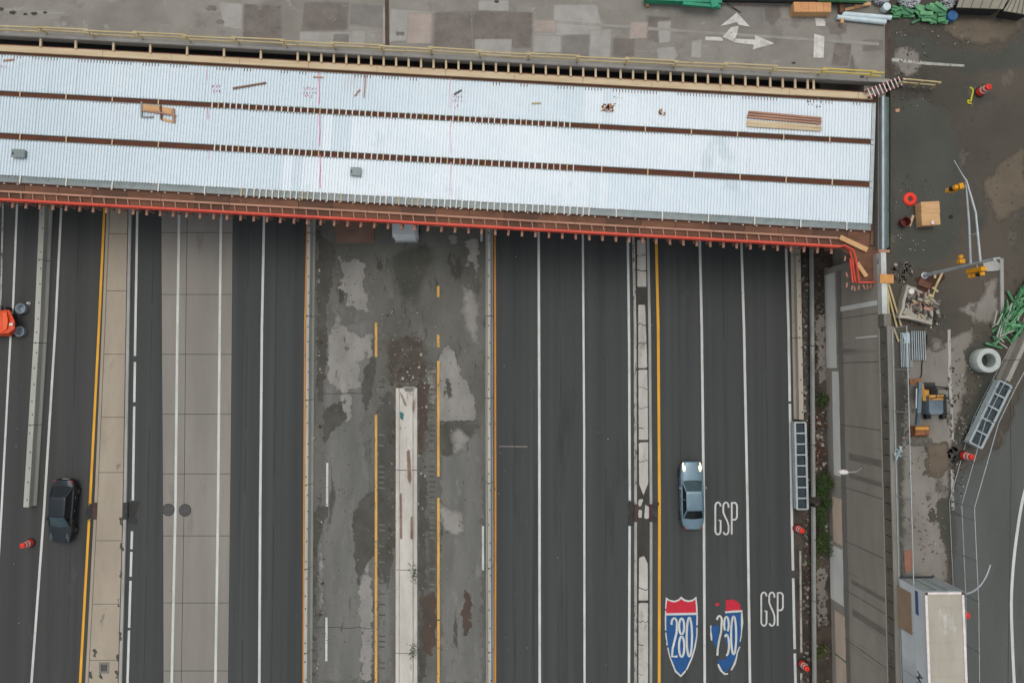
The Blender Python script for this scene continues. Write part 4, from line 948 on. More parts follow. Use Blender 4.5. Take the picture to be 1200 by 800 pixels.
# ================================================================== TIMBER GUARDRAIL ON THE OLD DECK EDGE
gr = thing("timber_guardrail", (E0.x + 20, (E0 + ed * 20).y + .3, ZS), "long straw coloured timber guardrail along the old bridge edge", "guardrail")
for i in range(-1, 19):
    u0_, u1_ = -8 + i * 57, -8 + (i + 1) * 57
    if u0_ > 1025: break
    x0, x1 = P(u0_, 50, 8).x, min(P(u1_, 50, 8).x, P(1028, 80, 8).x)
    off = .25 + (.05 if i % 2 else -.03); mt = m_tim_yel2 if i >= 17 else m_tim_yel
    def ep(x, o_, z_): q_ = E0 + ed * ((x - E0.x) / ed.x) + en * o_; return Vector((q_.x, q_.y, z_))
    for z_ in (ZS + .58, ZS + 1.07):
        b = MB(); b.beam(ep(x0 - .15, off + random.uniform(-.02, .02), z_ + random.uniform(-.03, .03)), ep(x1 + .15, off, z_ + random.uniform(-.03, .03)), .09, .09); b.build("rail", mt, gr)
    b = MB(); b.beam(ep(x0, off + .07, ZS + .004), ep(x0, off + .07, ZS + 1.12), .09, .05); b.build("post", mt, gr)
gr2 = thing("timber_guardrail", P(1078, 97, ZS), "short yellowish timber guardrail past the right end of the old bridge", "guardrail")
for z_, o_ in ((ZS + .55, 0), (ZS + 1.05, 0)):
    b = MB(); a, c = P(1048, 100, ZS), P(1092, 104, ZS); b.beam((a.x, a.y, z_), (c.x, c.y, z_), .09, .09); b.build("rail", m_tim_yel, gr2)
for u, v in ((1050, 100.2), (1070, 102), (1090, 104)):
    b = MB(); a = P(u, v, ZS); b.beam((a.x, a.y - .06, ZS + .01), (a.x, a.y - .06, ZS + 1.1), .09, .06); b.build("post", m_tim_yel, gr2)
# gap shadow pit and sloped edge at the right end: rebar cage lying across the joint
cg = thing("dowel_basket", P(1035, 105, ZS), "red steel basket of white dowel bars across the bridge joint", "rebar")
a, c = P(1016, 111, ZS + .1), P(1056, 95, ZS + .1)
for o_ in (-.24, .24):
    b = MB(); d_ = (c - a).normalized(); n_ = Vector((-d_.y, d_.x, 0)); b.beam(a + n_ * o_, c + n_ * o_, .14, .16); b.build("rail", M("basket_red", S(120, 62, 60), S(96, 56, 54), (3, 3, 1), 4, .8), cg)
for i in range(9):
    p_ = a.lerp(c, (i + .5) / 9); b = MB(); b.beam(p_ - n_ * .36 + Vector((0, 0, .1)), p_ + n_ * .34 + Vector((0, 0, .1)), .06, .05); b.build("dowel", m_refl, cg)

# ================================================================== BARRIERS
JP = lambda h, w, tw: [(-w / 2, 0), (-w / 2, .07), (-w / 2 + .12, .28), (-tw / 2, h - .02), (-tw / 2 + .02, h), (tw / 2 - .02, h), (tw / 2, h - .02), (w / 2 - .12, .28), (w / 2, .07), (w / 2, 0)]
def barrier(name, label, edge_right_px, joints, mat, h=.82, w=.6, tw=.2, right_edge=True, group=None):
    t_ = None
    for a_, c_ in zip(joints, joints[1:]):
        vv = [a_ + .35] + [q_[1] for q_ in edge_right_px if a_ + .4 < q_[1] < c_ - .4] + [c_ - .35]
        path = []
        for v in vv:
            p_ = P(interp(edge_right_px, v), v, 0); path.append((p_.x + (-w / 2 if right_edge else w / 2), p_.y))
        if t_ is None: t_ = thing(name, (path[0][0], path[0][1], 0), label, "barrier", group)
        b = MB(); b.sweep([(-o_, z_) for o_, z_ in JP(h, w, tw)], path); sg = b.build("barrier_segment", mat, t_, fix=True)
        # lifting holes along the top and a connecting pin
        L_ = math.dist(path[0], path[-1]); k_ = max(2, int(L_ / 1.25)); b = MB()
        for i in range(k_):
            f_ = (i + .5) / k_; x_ = path[0][0] + (path[-1][0] - path[0][0]) * f_; y_ = path[0][1] + (path[-1][1] - path[0][1]) * f_
            b.box((x_ + random.uniform(-.05, .12), y_ + random.uniform(-.2, .2), h + .004), (.09, .11, .012))
        tag(b.build("lifting_hole", m_steel_dk, sg), kind="stuff")
        b = MB(); b.box((path[0][0] - .05, path[0][1], h - .1), (.12, .10, .22)); b.build("connector_pin", m_steel_dk, sg)
    return t_
barrier("concrete_barrier", "pale concrete barrier ending beside the dark car, left of the dark lane", [(62, 243), (56, 385), (43.4, 592)], [130, 218, 306, 402, 497, 592], m_barr, w=.62, tw=.44)
barrier("concrete_barrier", "pale concrete barrier with orange line along the left of the torn up median", [(370, 258), (368.3, 400), (367.3, 600), (366, 800)], [120, 180, 275, 371, 468, 566, 663, 760, 860], m_barr, w=.62, tw=.24)
barrier("concrete_barrier", "pale concrete barrier with orange line along the right of the torn up median", [(578, 270), (578, 500), (579, 800)], [120, 180, 275, 371, 466, 564, 662, 759, 860], m_barr, w=.62, tw=.24)
barrier("concrete_barrier", "tan concrete barrier on the right road edge ending at a crash cushion", [(926.2, 290), (928.2, 400), (930, 492)], [130, 220, 300, 396, 491], m_barr_t, w=.6, tw=.36, right_edge=False)
# broken old median wall
mw = thing("broken_median_wall", P(477, 640, 0), "wide broken concrete median wall with rusty recesses in the torn up median", "wall")
rb = random.Random(9)
jv = [454, 550, 666, 763, 860]
for a_, c_ in zip(jv, jv[1:]):
    path = [tuple(P(476.8, v, 0))[:2] for v in (a_ + .4, c_ - .4)]
    b = MB(); b.sweep([(-.88, 0), (-.84, .28), (-.52, .30), (-.50, .36), (.50, .36), (.52, .30), (.84, .28), (.88, 0)], path)
    mwhite = M("median_wall_concrete", S(178, 173, 163), S(198, 193, 183), (1.2, .4, 1), 7, .88, bump=.4, bscale=7, fine=.1, fscale=14, spots=[(.9, (1.6, .4, 1), .60, .08, S(150, 136, 122)), (2.5, (1.5, .5, 1), .66, .05, S(122, 108, 96)), (6, (1, 1, 1), .68, .04, S(112, 104, 95))])
    sg = b.build("wall_segment", mwhite, mw, fix=True)
    for o_ in (-.56, .56):
        b = MB(); b.ribbon([(path[0][0] + o_, path[0][1]), (path[1][0] + o_, path[1][1])], .05, .305); b.build("seam", M("seam", S(128, 122, 112), S(160, 154, 144), (2, 1, 1), 5, .9), sg)
m_rec = M("rusty_recess", S(112, 90, 78), S(146, 126, 112), (2, .6, 1), 6, .9)
def recess(pix, z_, mat=m_rec, nm="recess"):
    patch(mw, mat, pix, z_, nm, zz=0.0, k=.9, base=mwhite, width=.6)
recess([(476, 527), (481, 526), (483, 560), (481, 570), (477, 562)], .368); recess([(467.5, 577), (471.5, 577), (472, 632), (468, 632)], .368); recess([(480.5, 604), (485, 604), (485, 632), (480.5, 632)], .372)
recess([(466, 456), (471, 460), (478, 476), (474, 476)], .366); recess([(484, 462), (487, 470), (485, 500), (482.5, 478)], .366); recess([(483, 500), (484.5, 500), (484.5, 556), (483.5, 556)], .366)
recess([(472, 453), (486, 453), (485, 459), (474, 459)], .37, m_p_grey); recess([(467, 480), (474, 484), (473, 494), (468, 490)], .37, M("teal_spray", S(50, 104, 98), S(70, 118, 110), (4, 4, 1), 4, .8), "spray_mark"); recess([(467.5, 499), (470.5, 499), (470, 505), (468, 505)], .371)
recess([(475, 512), (477, 512), (476.5, 527), (475, 526)], .369)
rub = MB()
for k_ in range(330):
    c = P(*rb.choice([(rb.uniform(452, 505), rb.gauss(440, 14)), (rb.gauss(478, 16), rb.uniform(360, 455)), (rb.choice([rb.gauss(459, 3), rb.gauss(495, 3)]), rb.uniform(450, 700)), (rb.gauss(375, 3), rb.uniform(300, 800))]), 0); s_ = rb.uniform(.04, .10) if k_ % 4 else rb.uniform(.1, .24)
    rub.box((c.x, c.y, .018 + s_ * .25), (s_, s_ * rb.uniform(.5, 1), s_ * .6), rb.uniform(0, 3), rb.choice([0, 0, 1, 2]))
tag(rub.build("rubble", [m_deb_w, m_deb_b, m_deb_g]), "broken concrete rubble around the north end of the broken median wall", "rubble", None, "stuff")

# ================================================================== VEHICLES
def rrect(w, l, r, n=4, y0=0.0):
    """rounded rectangle outline centred at x=0, from y0-l/2 to y0+l/2, counter-clockwise"""
    pts = []
    for cx, cy, a0 in ((w / 2 - r, l / 2 - r, 0), (-w / 2 + r, l / 2 - r, 90), (-w / 2 + r, -l / 2 + r, 180), (w / 2 - r, -l / 2 + r, 270)):
        for k in range(n + 1):
            a = RAD(a0 + 90 * k / n); pts.append((cx + r * math.cos(a), cy + y0 + r * math.sin(a)))
    return pts
def loft(mb, rings, mi=0, cap=True):
    n = len(rings[0]); vv = [p for r in rings for p in r]; ff = []
    for i in range(len(rings) - 1):
        for k in range(n): ff.append((i * n + k, i * n + (k + 1) % n, (i + 1) * n + (k + 1) % n, (i + 1) * n + k))
    if cap: ff.append(tuple(reversed(range(n)))); ff.append(tuple(range((len(rings) - 1) * n, len(rings) * n)))
    return mb.add(vv, ff, mi)
def make_car(name, label, loc, rz, paint, L=4.9, W=1.86, H=1.47, cab=(-1.75, 1.15), roof=(-1.05, .35), lit=False, trunk=.95, hood=.96):
    """car with its nose at +Y"""
    t = thing(name, loc, label, "car", None, rz)
    def sect(y):
        f = y / (L / 2)                                            # body cross sections from tail to nose
        w = W / 2 * (1 - .09 * max(0, abs(f) - .6) / .4 - .27 * abs(f) ** 9)
        zt = (trunk if y < 0 else hood) - (.20 * max(0, f - .25) ** 1.6 if y > 0 else .10 * max(0, -f - .55))
        if abs(f) > .985: zt -= .14
        z0 = .24 + (.12 if abs(f) > .93 else 0)
        prof = [(-w * .92, z0), (-w, z0 + .16), (-w * 1.0, zt - .28), (-w * .955, zt - .08), (-w * .80, zt - .005), (-w * .4, zt + .025), (0, zt + .035)]
        full = prof + [(-x, z) for x, z in reversed(prof[:-1])]
        return [(x, y, z) for x, z in full]
    b = MB(); ys = [-L / 2 + L * q for q in (0, .01, .025, .05, .09, .15, .22, .3, .42, .55, .66, .76, .84, .9, .94, .97, .988, 1.0)]
    rings = [sect(y) for y in ys]; loft(b, rings); b.build("body", paint, t, local=True, smooth=True, fix=True)
    # glasshouse
    zb = min(trunk, hood) - .05
    b = MB()
    def gr_(y, hw, z): return (hw, y, z), (-hw, y, z)
    wb, wr = W / 2 - .13, W / 2 - .33
    A = [(-wb, cab[0], zb), (wb, cab[0], zb), (wb, cab[1], zb), (-wb, cab[1], zb)]
    B = [(-wr, roof[0], H - .05), (wr, roof[0], H - .05), (wr, roof[1], H - .05), (-wr, roof[1], H - .05)]
    for nm, i, j in (("rear_window", 0, 1), ("side_window", 1, 2), ("windshield", 2, 3), ("side_window", 3, 0)):
        b = MB(); c = Vector((0, (roof[0] + roof[1]) / 2, zb + .2))
        q = [Vector(A[i]), Vector(A[j]), Vector(B[j]), Vector(B[i])]
        if nm in ("rear_window", "windshield"):
            sg_ = 1 if nm == "windshield" else -1; n_ = 8; lo_ = []; hi_ = []
            for k_ in range(n_ + 1):
                f_ = k_ / n_; bl = 1 - (2 * f_ - 1) ** 2
                lo_.append(q[0].lerp(q[1], f_) + Vector((0, sg_ * .16 * bl, .015))); hi_.append(q[3].lerp(q[2], f_) + Vector((0, sg_ * .07 * bl, .02 * bl)))
            b.add(lo_ + hi_, [(k_, k_ + 1, n_ + 2 + k_, n_ + 1 + k_) for k_ in range(n_)])
        else:
            b.add(q, [(0, 1, 2, 3)]); q2 = [p.lerp(c, .05) for p in q]; b.add(q2, [(3, 2, 1, 0)])
        b.build(nm, m_wind if nm == "windshield" else m_glass, t, local=True)
    b = MB()
    rp2 = [(x, y) for x, y in rrect(wr * 2 + .06, roof[1] - roof[0] + .10, .16, 4, (roof[0] + roof[1]) / 2)]
    rp3 = [(x * .86, (y - (roof[0] + roof[1]) / 2) * .9 + (roof[0] + roof[1]) / 2) for x, y in rp2]
    yc_ = (roof[0] + roof[1]) / 2
    rings = [[(x, y, H - .075) for x, y in rp2], [(x, y, H - .04) for x, y in rp2]] + [[(x * f_, (y - yc_) * f_ + yc_, H - .025 * f_ * f_) for x, y in rp2] for f_ in (.93, .75, .5, .25, .02)]
    loft(b, rings); b.build("roof", paint, t, local=True, smooth=True)
    b = MB()
    for i in range(4): b.beam(Vector(A[i]) + Vector((0, 0, .02)), Vector(B[i]) + Vector((0, 0, .01)), .09, .07)
    for sgn in (-1, 1): b.beam((sgn * (wb + wr) / 2 * 1.02, -.25, zb + .2), (sgn * (wr + .03), -.3, H - .05), .07, .05); b.beam((sgn * (wb + .005), -.25, zb), (sgn * (wb + wr) / 2 * 1.02, -.27, zb + .25), .07, .05)
    b.build("pillars", paint, t, local=True)
    for sgn in (-1, 1):
        b = MB(); loft(b, [[(sgn * (W / 2 - .02), cab[1] - .62, .98), (sgn * (W / 2 + .16), cab[1] - .60, .98), (sgn * (W / 2 + .14), cab[1] - .44, .98), (sgn * (W / 2 - .02), cab[1] - .48, .98)], [(sgn * (W / 2 - .02), cab[1] - .62, 1.1), (sgn * (W / 2 + .16), cab[1] - .60, 1.1), (sgn * (W / 2 + .12), cab[1] - .44, 1.1), (sgn * (W / 2 - .02), cab[1] - .48, 1.1)]]); b.build("mirror", paint, t, local=True, fix=True)
        hl = M("headlight_lit", S(255, 240, 200), None, emit=((1.0, .84, .55, 1), 1.0)) if lit else M("headlight_lens", S(74, 82, 86), None, rough=.25)
        b = MB(); yy = L / 2; z_ = hood - .085; hx = W / 2 - .30
        loft(b, [[(sgn * hx + .13 * sc_ * math.cos(k * .524), yy - .44 + .36 * sc_ * math.sin(k * .524), zz_ - .09 * math.sin(k * .524)) for k in range(12)] for sc_, zz_ in ((1, z_ - .12), (1, z_), (.7, z_ + .035))]); b.build("headlight", hl, t, local=True, smooth=True)
        b = MB(); b.box((sgn * (W / 2 - .34), -L / 2 + .20, trunk - .13), (.26, .30, .12), sgn * .35); b.build("taillight", M("taillight_red", S(128, 34, 44), None, rough=.3), t, local=True)
        for yw in (-L / 2 + 1.0, L / 2 - .95):
            b = MB(); b.lathe([(.20, -.10), (.30, -.11), (.335, -.08), (.335, .08), (.30, .11), (.20, .10)], (sgn * (W / 2 - .10), yw, .335), 18, axis='X'); wh = b.build("wheel", m_black, t, local=True, smooth=True)
            b = MB(); b.lathe([(.19, -.105), (.19, .105), (.05, .115)], (sgn * (W / 2 - .10), yw, .335), 12, axis='X'); b.build("rim", m_chrome, wh, local=True)
    for sgn in (-.32, .28):
        b = MB(); b.beam((sgn, cab[1] + .03, hood + .012), (sgn + .34, cab[1] - .13, hood + .08), .025, .02); b.build("wiper", m_black, t, local=True)
    for sgn in (-1, 1):
        for y_ in (cab[1] - .75, -.22, -1.25):
            b = MB(); b.box((sgn * (W / 2 + .001), y_, .62), (.012, .018, .50)); b.build("door_seam", m_black, t, local=True)
        for y_ in (-.05, -1.05):
            b = MB(); b.box((sgn * (W / 2 + .006), y_, .72), (.03, .16, .03)); b.build("door_handle", m_chrome, t, local=True)
    b = MB(); b.box((0, L / 2 - .02, .52), (.9, .06, .14)); b.build("grille", m_black, t, local=True)
    b = MB(); b.box((0, -L / 2 - .005, .55), (.52, .02, .14)); b.build("number_plate", m_refl, t, local=True)
    return t
m_bluecar = M("car_paint_blue", S(104, 128, 139), S(99, 122, 134), (.5, .5, .5), 3, .28, .25, spec=.5)
m_darkcar = M("car_paint_dark", S(34, 42, 47), S(31, 39, 44), (.5, .5, .5), 3, .28, .25, spec=.5)
c = P(810.5, 579.5, .6); make_car("car", "blue grey sedan with lit headlights driving beside the white GSP lettering", (c.x, c.y, 0.004), RAD(.6), m_bluecar, L=5.3, W=1.86, lit=True)
c = P(74.5, 598, .6); make_car("car", "dark blue grey sedan in the lane left of the tan island", (c.x, c.y, 0.008), RAD(180 - 2.2), m_darkcar, L=4.95, W=1.88, H=1.5, cab=(-1.9, 1.15), roof=(-1.15, .3))

# box trailer parked on the street
tl = P(1085, 693.6, ZS + 4.05); trr = P(1130.4, 693.2, ZS + 4.05)
TW = trr.x - tl.x; TX, TY = (tl.x + trr.x) / 2, tl.y
TL = 12.5
tr = thing("box_trailer", (TX, TY - TL / 2, ZS), "large white box trailer parked at the bottom right, open to the frame edge", "trailer", None, RAD(.5))
m_trw = M("trailer_white", S(222, 226, 225), S(208, 214, 215), (.5, .3, .8), 5, .45, fine=.03, spots=[(1.2, (1, 1, 1), .68, .06, S(170, 178, 180))])
m_trroof = M("trailer_roof", S(172, 166, 151), S(158, 152, 138), (.8, .16, 1), 6, .7, fine=.05, spots=[(.7, (1.2, .5, 1), .60, .1, S(196, 192, 184))])
b = MB(); b.box((0, 0, 2.58), (TW - .06, TL - .04, 2.86)); b.build("body", m_trw, tr, local=True)
b = MB(); b.box((0, 0, 4.02), (TW - .30, TL - .28, .05)); b.build("roof_panel", m_trroof, tr, local=True)
b = MB()
for sg_ in (-1, 1): b.box((sg_ * (TW / 2 - .06), 0, 4.03), (.15, TL, .08)); b.box((0, sg_ * (TL / 2 - .06), 4.03), (TW - .28, .13, .076))
b.build("roof_rail", m_refl, tr, local=True)
for sg_ in (-1, 1):
    b = MB(); b.box((sg_ * (TW / 2 - .07), TL / 2 - .07, 4.085), (.16, .16, .04)); b.build("corner_cap", m_ply2, tr, local=True)
for k in range(11):
    b = MB(); b.box((0, TL / 2 - 1 - k * 1.05, 4.052), (TW - .4, .10, .012)); b.build("roof_bow", m_trroof, tr, local=True)
for k in range(11):
    b = MB(); b.box((-TW / 2 + .022, TL / 2 - .5 - k * 1.22, 2.6), (.02, .03, 2.7)); b.build("side_rib", m_trw, tr, local=True)
b = MB(); b.box((0, -.3, 1.06), (TW - .5, TL - 1.0, .18)); b.build("chassis", m_steel_dk, tr, local=True)
for k, yy in enumerate((TL / 2 - 1.6, TL / 2 - 2.9)):
    for sg_ in (-1, 1):
        b = MB(); b.lathe([(.25, -.26), (.46, -.27), (.5, -.22), (.5, .22), (.46, .27), (.25, .26)], (sg_ * (TW / 2 - .36), yy, .5), 18, axis='X'); b.build("wheel", m_black, tr, local=True, smooth=True)
for sg_ in (-1, 1):
    b = MB(); b.box((sg_ * .6, -TL / 2 + 3.0, .5), (.12, .12, 1.0)); b.build("landing_leg", m_steel_dk, tr, local=True)
for sg_ in (-1, 1):
    b = MB(); b.box((sg_ * TW / 4, TL / 2 - .004, 2.55), (TW / 2 - .12, .05, 2.7)); d = b.build("door", m_steel_lt, tr, local=True)
    b = MB(); b.tube([(sg_ * .35, TL / 2 + .05, 1.25), (sg_ * .35, TL / 2 + .05, 3.9)], .025, 6); b.build("lock_bar", m_steel_lt, d, local=True)
b = MB(); b.box((0, TL / 2 + .03, 1.0), (TW - .3, .1, .12)); b.build("bumper", m_steel_dk, tr, local=True)
b = MB(); b.box((-TW / 2 + .012, TL / 2 - .95, 3.1), (.02, 1.5, .30)); b.build("side_sign", M("sign_blue", S(78, 96, 140), None, rough=.5), tr, local=True)
b = MB(); yy = TL / 2 - 5.3
for k, (a_, c_) in enumerate((((0, 2.9), (.25, 3.4)), ((.25, 3.4), (.4, 2.8)), ((.4, 2.8), (.65, 3.5)), ((.1, 3.1), (.6, 3.05)), ((.65, 3.5), (.75, 2.8)))):
    b.beam((-TW / 2 + .018 - k * .002, yy - a_[0], a_[1]), (-TW / 2 + .018 - k * .002, yy - c_[0], c_[1]), .05, .05)
b.build("graffiti", M("graffiti_ink", S(66, 70, 78), None), tr, local=True)
# brown board leaning on the trailer side
a, c = P(1060, 689, ZS + 1.5), P(1060, 737, ZS + 1.5)
bd = MB(); xl = TX - TW / 2
bd.add([(xl - .13, a.y, ZS + .01), (xl - .13, c.y, ZS + .01), (xl - .06, c.y, ZS + 2.5), (xl - .06, a.y, ZS + 2.5), (xl - .10, a.y, ZS + .01), (xl - .10, c.y, ZS + .01), (xl - .035, c.y, ZS + 2.5), (xl - .035, a.y, ZS + 2.5)],
       [(0, 1, 2, 3), (7, 6, 5, 4), (0, 4, 5, 1), (1, 5, 6, 2), (2, 6, 7, 3), (3, 7, 4, 0)])
tag(bd.build("plywood_sheet", M("board_brown", S(164, 142, 118), S(150, 128, 104), (.5, .5, .5), 5, .85, fine=.05), fix=True), "brown plywood sheet leaning on the white trailer side", "board")
b = MB(); c = P(1063, 655, ZS); b.prism(rough_poly(PX([(1059, 645), (1068, 644), (1068, 668), (1060, 670)], ZS), .05, 1, rw), ZS + .02, ZS + .06)
tag(b.build("brick_mat", M("brick_red_mat", S(160, 110, 88), S(140, 96, 78), (2, 2, 1), 5, .9, fine=.08)), "flat reddish board on the ground just above the trailer", "board")

# mini excavator
ex = thing("mini_excavator", P(1093, 476, ZS), "blue grey and yellow mini excavator with its boom to the left", "excavator")
m_exb = M("machine_blue_grey", S(104, 118, 126), S(88, 102, 112), (1.5, 1.5, 1.5), 4, .5, fine=.04)
m_exy = M("machine_yellow", S(200, 150, 72), S(180, 128, 58), (2, 2, 2), 5, .55, spots=[(3, (1, 1, 1), .66, .05, S(130, 84, 44))])
m_bkt = M("bucket_rust", S(146, 96, 60), S(108, 76, 54), (3, 3, 3), 5, .75)
ec = P(1093, 476, ZS)
for sg_ in (-1, 1):
    b = MB(); b.sweep([(-.15, ZS + .01), (-.15, ZS + .42), (.15, ZS + .42), (.15, ZS + .01)], [(ec.x + sg_ * .55, ec.y - .85), (ec.x + sg_ * .55, ec.y + .85)]); tk = b.build("track", m_black, ex, fix=True)
    for k in range(9): b = MB(); b.box((ec.x + sg_ * .55, ec.y - .8 + k * .2, ZS + .435), (.32, .07, .03)); b.build("track_pad", m_steel_dk, tk)
b = MB(); b.lathe([(.45, ZS + .4), (.45, ZS + .62)], (ec.x, ec.y, 0), 16); b.build("turntable", m_steel_dk, ex)
b = MB(); hy = P(1097, 474.5, ZS + 1.5)
o3 = rrect(1.0, 1.3, .18, 4); loft(b, [[(hy.x + x, hy.y + y, ZS + .62) for x, y in o3], [(hy.x + x, hy.y + y, ZS + 1.35) for x, y in o3], [(hy.x + x * .93, hy.y + y * .94, ZS + 1.5) for x, y in o3]]); b.build("engine_hood", m_exb, ex, smooth=True)
b = MB(); b.box((hy.x, hy.y + .52, ZS + 1.53), (.96, .34, .10)); b.build("hood_stripe", m_exy, ex)
b = MB(); b.box((hy.x - .1, hy.y + 1.05, ZS + .66), (1.15, .9, .12)); b.build("floor_plate", m_steel_dk, ex)
b = MB(); b.box((hy.x + .05, hy.y + .85, ZS + 1.0), (.5, .45, .5)); b.build("seat", m_black, ex)
for dx in (-.42, .42):
    b = MB(); b.tube([(hy.x + dx, hy.y + .42, ZS + 1.4), (hy.x + dx, hy.y + .5, ZS + 2.2), (hy.x + dx * .9, hy.y + 1.15, ZS + 2.25), (hy.x + dx * .9, hy.y + 1.25, ZS + .7)], .04, 6); b.build("roll_bar", m_steel_dk, ex)
b = MB(); b.tube([(hy.x - .42, hy.y + .55, ZS + 2.24), (hy.x + .42, hy.y + .55, ZS + 2.24)], .035, 6); b.tube([(hy.x - .38, hy.y + 1.1, ZS + 2.26), (hy.x + .38, hy.y + 1.1, ZS + 2.26)], .035, 6); b.build("roll_bar", m_steel_dk, ex)
b = MB(); p = P(1083, 463, ZS + 1.0); b.box((p.x, p.y, ZS + .95), (.42, .75, .55)); b.build("boom_mount", m_exy, ex)
b = MB(); b.beam(P(1081.5, 466, ZS + 1.1), P(1079, 449, ZS + 1.6), .22, .26); b.build("boom_foot", m_exy, ex)
b = MB(); b.beam(P(1078, 447.5, ZS + 1.75), P(1076, 484, ZS + 1.85), .24, .22); b.build("boom", m_exb, ex)
b = MB(); b.beam(P(1076, 482, ZS + 1.85), P(1074.5, 497, ZS + 1.1), .20, .20); b.build("dipper_arm", m_exb, ex)
b = MB(); b.tube([P(1074, 455, ZS + 1.95), P(1073.5, 478, ZS + 2.0)], .05, 8); b.build("hydraulic_cylinder", m_steel_lt, ex)
b = MB(); b.box(P(1071.5, 447, ZS + 1.4), (.75, .4, .3), .1); b.build("boom_head", m_bkt, ex)
b = MB(); p = P(1078, 505, ZS + .4)
b.frustum([(p.x - .55, p.y - .42, ZS + .02), (p.x + .65, p.y - .42, ZS + .02), (p.x + .65, p.y + .30, ZS + .02), (p.x - .55, p.y + .30, ZS + .02)], [(p.x - .45, p.y - .25, ZS + .62), (p.x + .5, p.y - .25, ZS + .62), (p.x + .5, p.y + .40, ZS + .7), (p.x - .45, p.y + .40, ZS + .7)]); b.build("bucket", m_bkt, ex)
b = MB(); b.box((p.x - .05, p.y + .22, ZS + .72), (.9, .2, .08)); b.build("bucket_lip", m_exy, ex)
for k in range(4): b = MB(); b.box((p.x - .42 + k * .3, p.y - .52, ZS + .06), (.09, .26, .07)); b.build("bucket_tooth", m_steel_dk, ex)
# spoil heap below the bucket
b = MB(); rg = random.Random(4); rings = []
for rr_, hh in ((1.0, .01), (.8, .10), (.5, .2), (.15, .26)):
    rings.append([(P(1077, 516, ZS).x + rr_ * 1.0 * math.cos(k * .524) * rg.uniform(.85, 1.15), P(1077, 516, ZS).y + rr_ * .42 * math.sin(k * .524) * rg.uniform(.85, 1.15), ZS + hh) for k in range(12)])
loft(b, rings); tag(b.build("spoil_heap", m_deb_g, smooth=True), "low grey heap of spoil below the excavator bucket", "spoil heap")

# white van under the bridge edge
vn = thing("van", P(474, 250, 0), "white van in the torn up median half under the bridge edge", "van")
vc = P(474, 279, 1.6); vx = vc.x; y_s = vc.y
b = MB(); o3 = rrect(1.95, 5.2, .25, 4); loft(b, [[(vx + x, y_s + 2.6 + y, .35) for x, y in o3], [(vx + x, y_s + 2.6 + y, 1.25) for x, y in o3], [(vx + x * .93, y_s + 2.6 + y * .97, 2.0) for x, y in o3], [(vx + x * .84, y_s + 2.6 + y * .95, 2.1) for x, y in o3]]); b.build("body", m_trw, vn, smooth=True)
for sg_ in (-1, 1): b = MB(); b.box((vx + sg_ * .43, y_s - .012, .85), (.82, .04, .75)); b.build("rear_door", m_trw, vn)
b = MB(); b.box((vx, y_s - .06, .45), (1.9, .2, .18)); b.build("bumper", m_zinc, vn)
for sg_ in (-1, 1):
    for dy in (.9, 4.2):
        b = MB(); b.lathe([(.2, -.11), (.33, -.12), (.36, -.08), (.36, .08), (.33, .12), (.2, .11)], (vx + sg_ * .88, y_s + dy, .36), 16, axis='X'); b.build("wheel", m_black, vn, smooth=True)
    b = MB(); b.box((vx + sg_ * .8, y_s - .005, 1.0), (.14, .05, .4)); b.build("taillight", M("taillight_red", S(150, 20, 30), None), vn)
b = MB(); p = PX([(460.5, 262), (464, 262), (464.5, 279.5), (460.5, 279.5)]); b.prism([(q_.x, q_.y) for q_ in p], .018, .5); tag(b.build("concrete_block", m_barr), "pale concrete block tight against the left of the white van", "block")
b = MB(); p = PX([(392, 258), (439, 260), (439, 285), (394, 285)]); b.prism([(q_.x, q_.y) for q_ in p], .02, .07); tag(b.build("steel_plate", M("plate_rust", S(132, 104, 90), S(114, 90, 78), (.6, .6, 1), 6, .8, fine=.1)), "rusty brown steel road plate lying at the bridge shadow", "plate")

# orange machine at the left edge
om = thing("compact_machine", P(6, 381, 0), "orange compact machine with sloped hood at the left frame edge", "machine")
m_om = M("machine_orange", S(226, 84, 42), S(208, 72, 38), (2, 2, 2), 4, .4, fine=.03)
zt = 1.25
def omp(u, v, z_): return tuple(P(u, v, z_))
b = MB(); b.frustum([omp(-14, 371, .45), omp(13.5, 371, .45), omp(19, 379, .45), omp(19, 387, .45), omp(13, 394, .45), omp(-14, 394, .45)][::-1], [omp(-16, 364.5, zt), omp(11, 363, zt), omp(17, 376, zt - .15), omp(17, 385, zt - .15), omp(10, 390, zt), omp(-16, 391, zt)][::-1]); b.build("hood", m_om, om, fix=True)
b = MB(); b.frustum([omp(2.5, 366, zt), omp(8, 364, zt), omp(10, 375, zt), omp(8.5, 386, zt), omp(3, 389, zt)][::-1], [omp(3, 367, zt + .1), omp(7.5, 366, zt + .1), omp(9, 375, zt + .1), omp(8, 385, zt + .1), omp(3.5, 388, zt + .1)][::-1]); b.build("hood_ridge", M("machine_orange_light", S(236, 104, 60), S(228, 96, 54), (2, 2, 2), 4, .4), om, fix=True)
b = MB(); q_ = P(13.5, 380, zt - .05); b.box((q_.x, q_.y, zt + .0), (.28, .20, .03)); b.build("plate", m_refl, om)
b = MB(); q_ = P(-2, 361.5, .9); b.box((q_.x, q_.y, .7), (1.4, .25, .7)); b.build("side_frame", m_steel_dk, om)
b = MB(); q_ = P(0, 361, 1.2); b.box((q_.x, q_.y, 1.2), (.25, .45, .12)); b.build("step", m_deb_g, om)
b = MB(); q_ = P(2, 378, .4); b.box((q_.x, q_.y, .3), (1.9, 1.4, .35)); b.build("chassis", m_steel_dk, om)
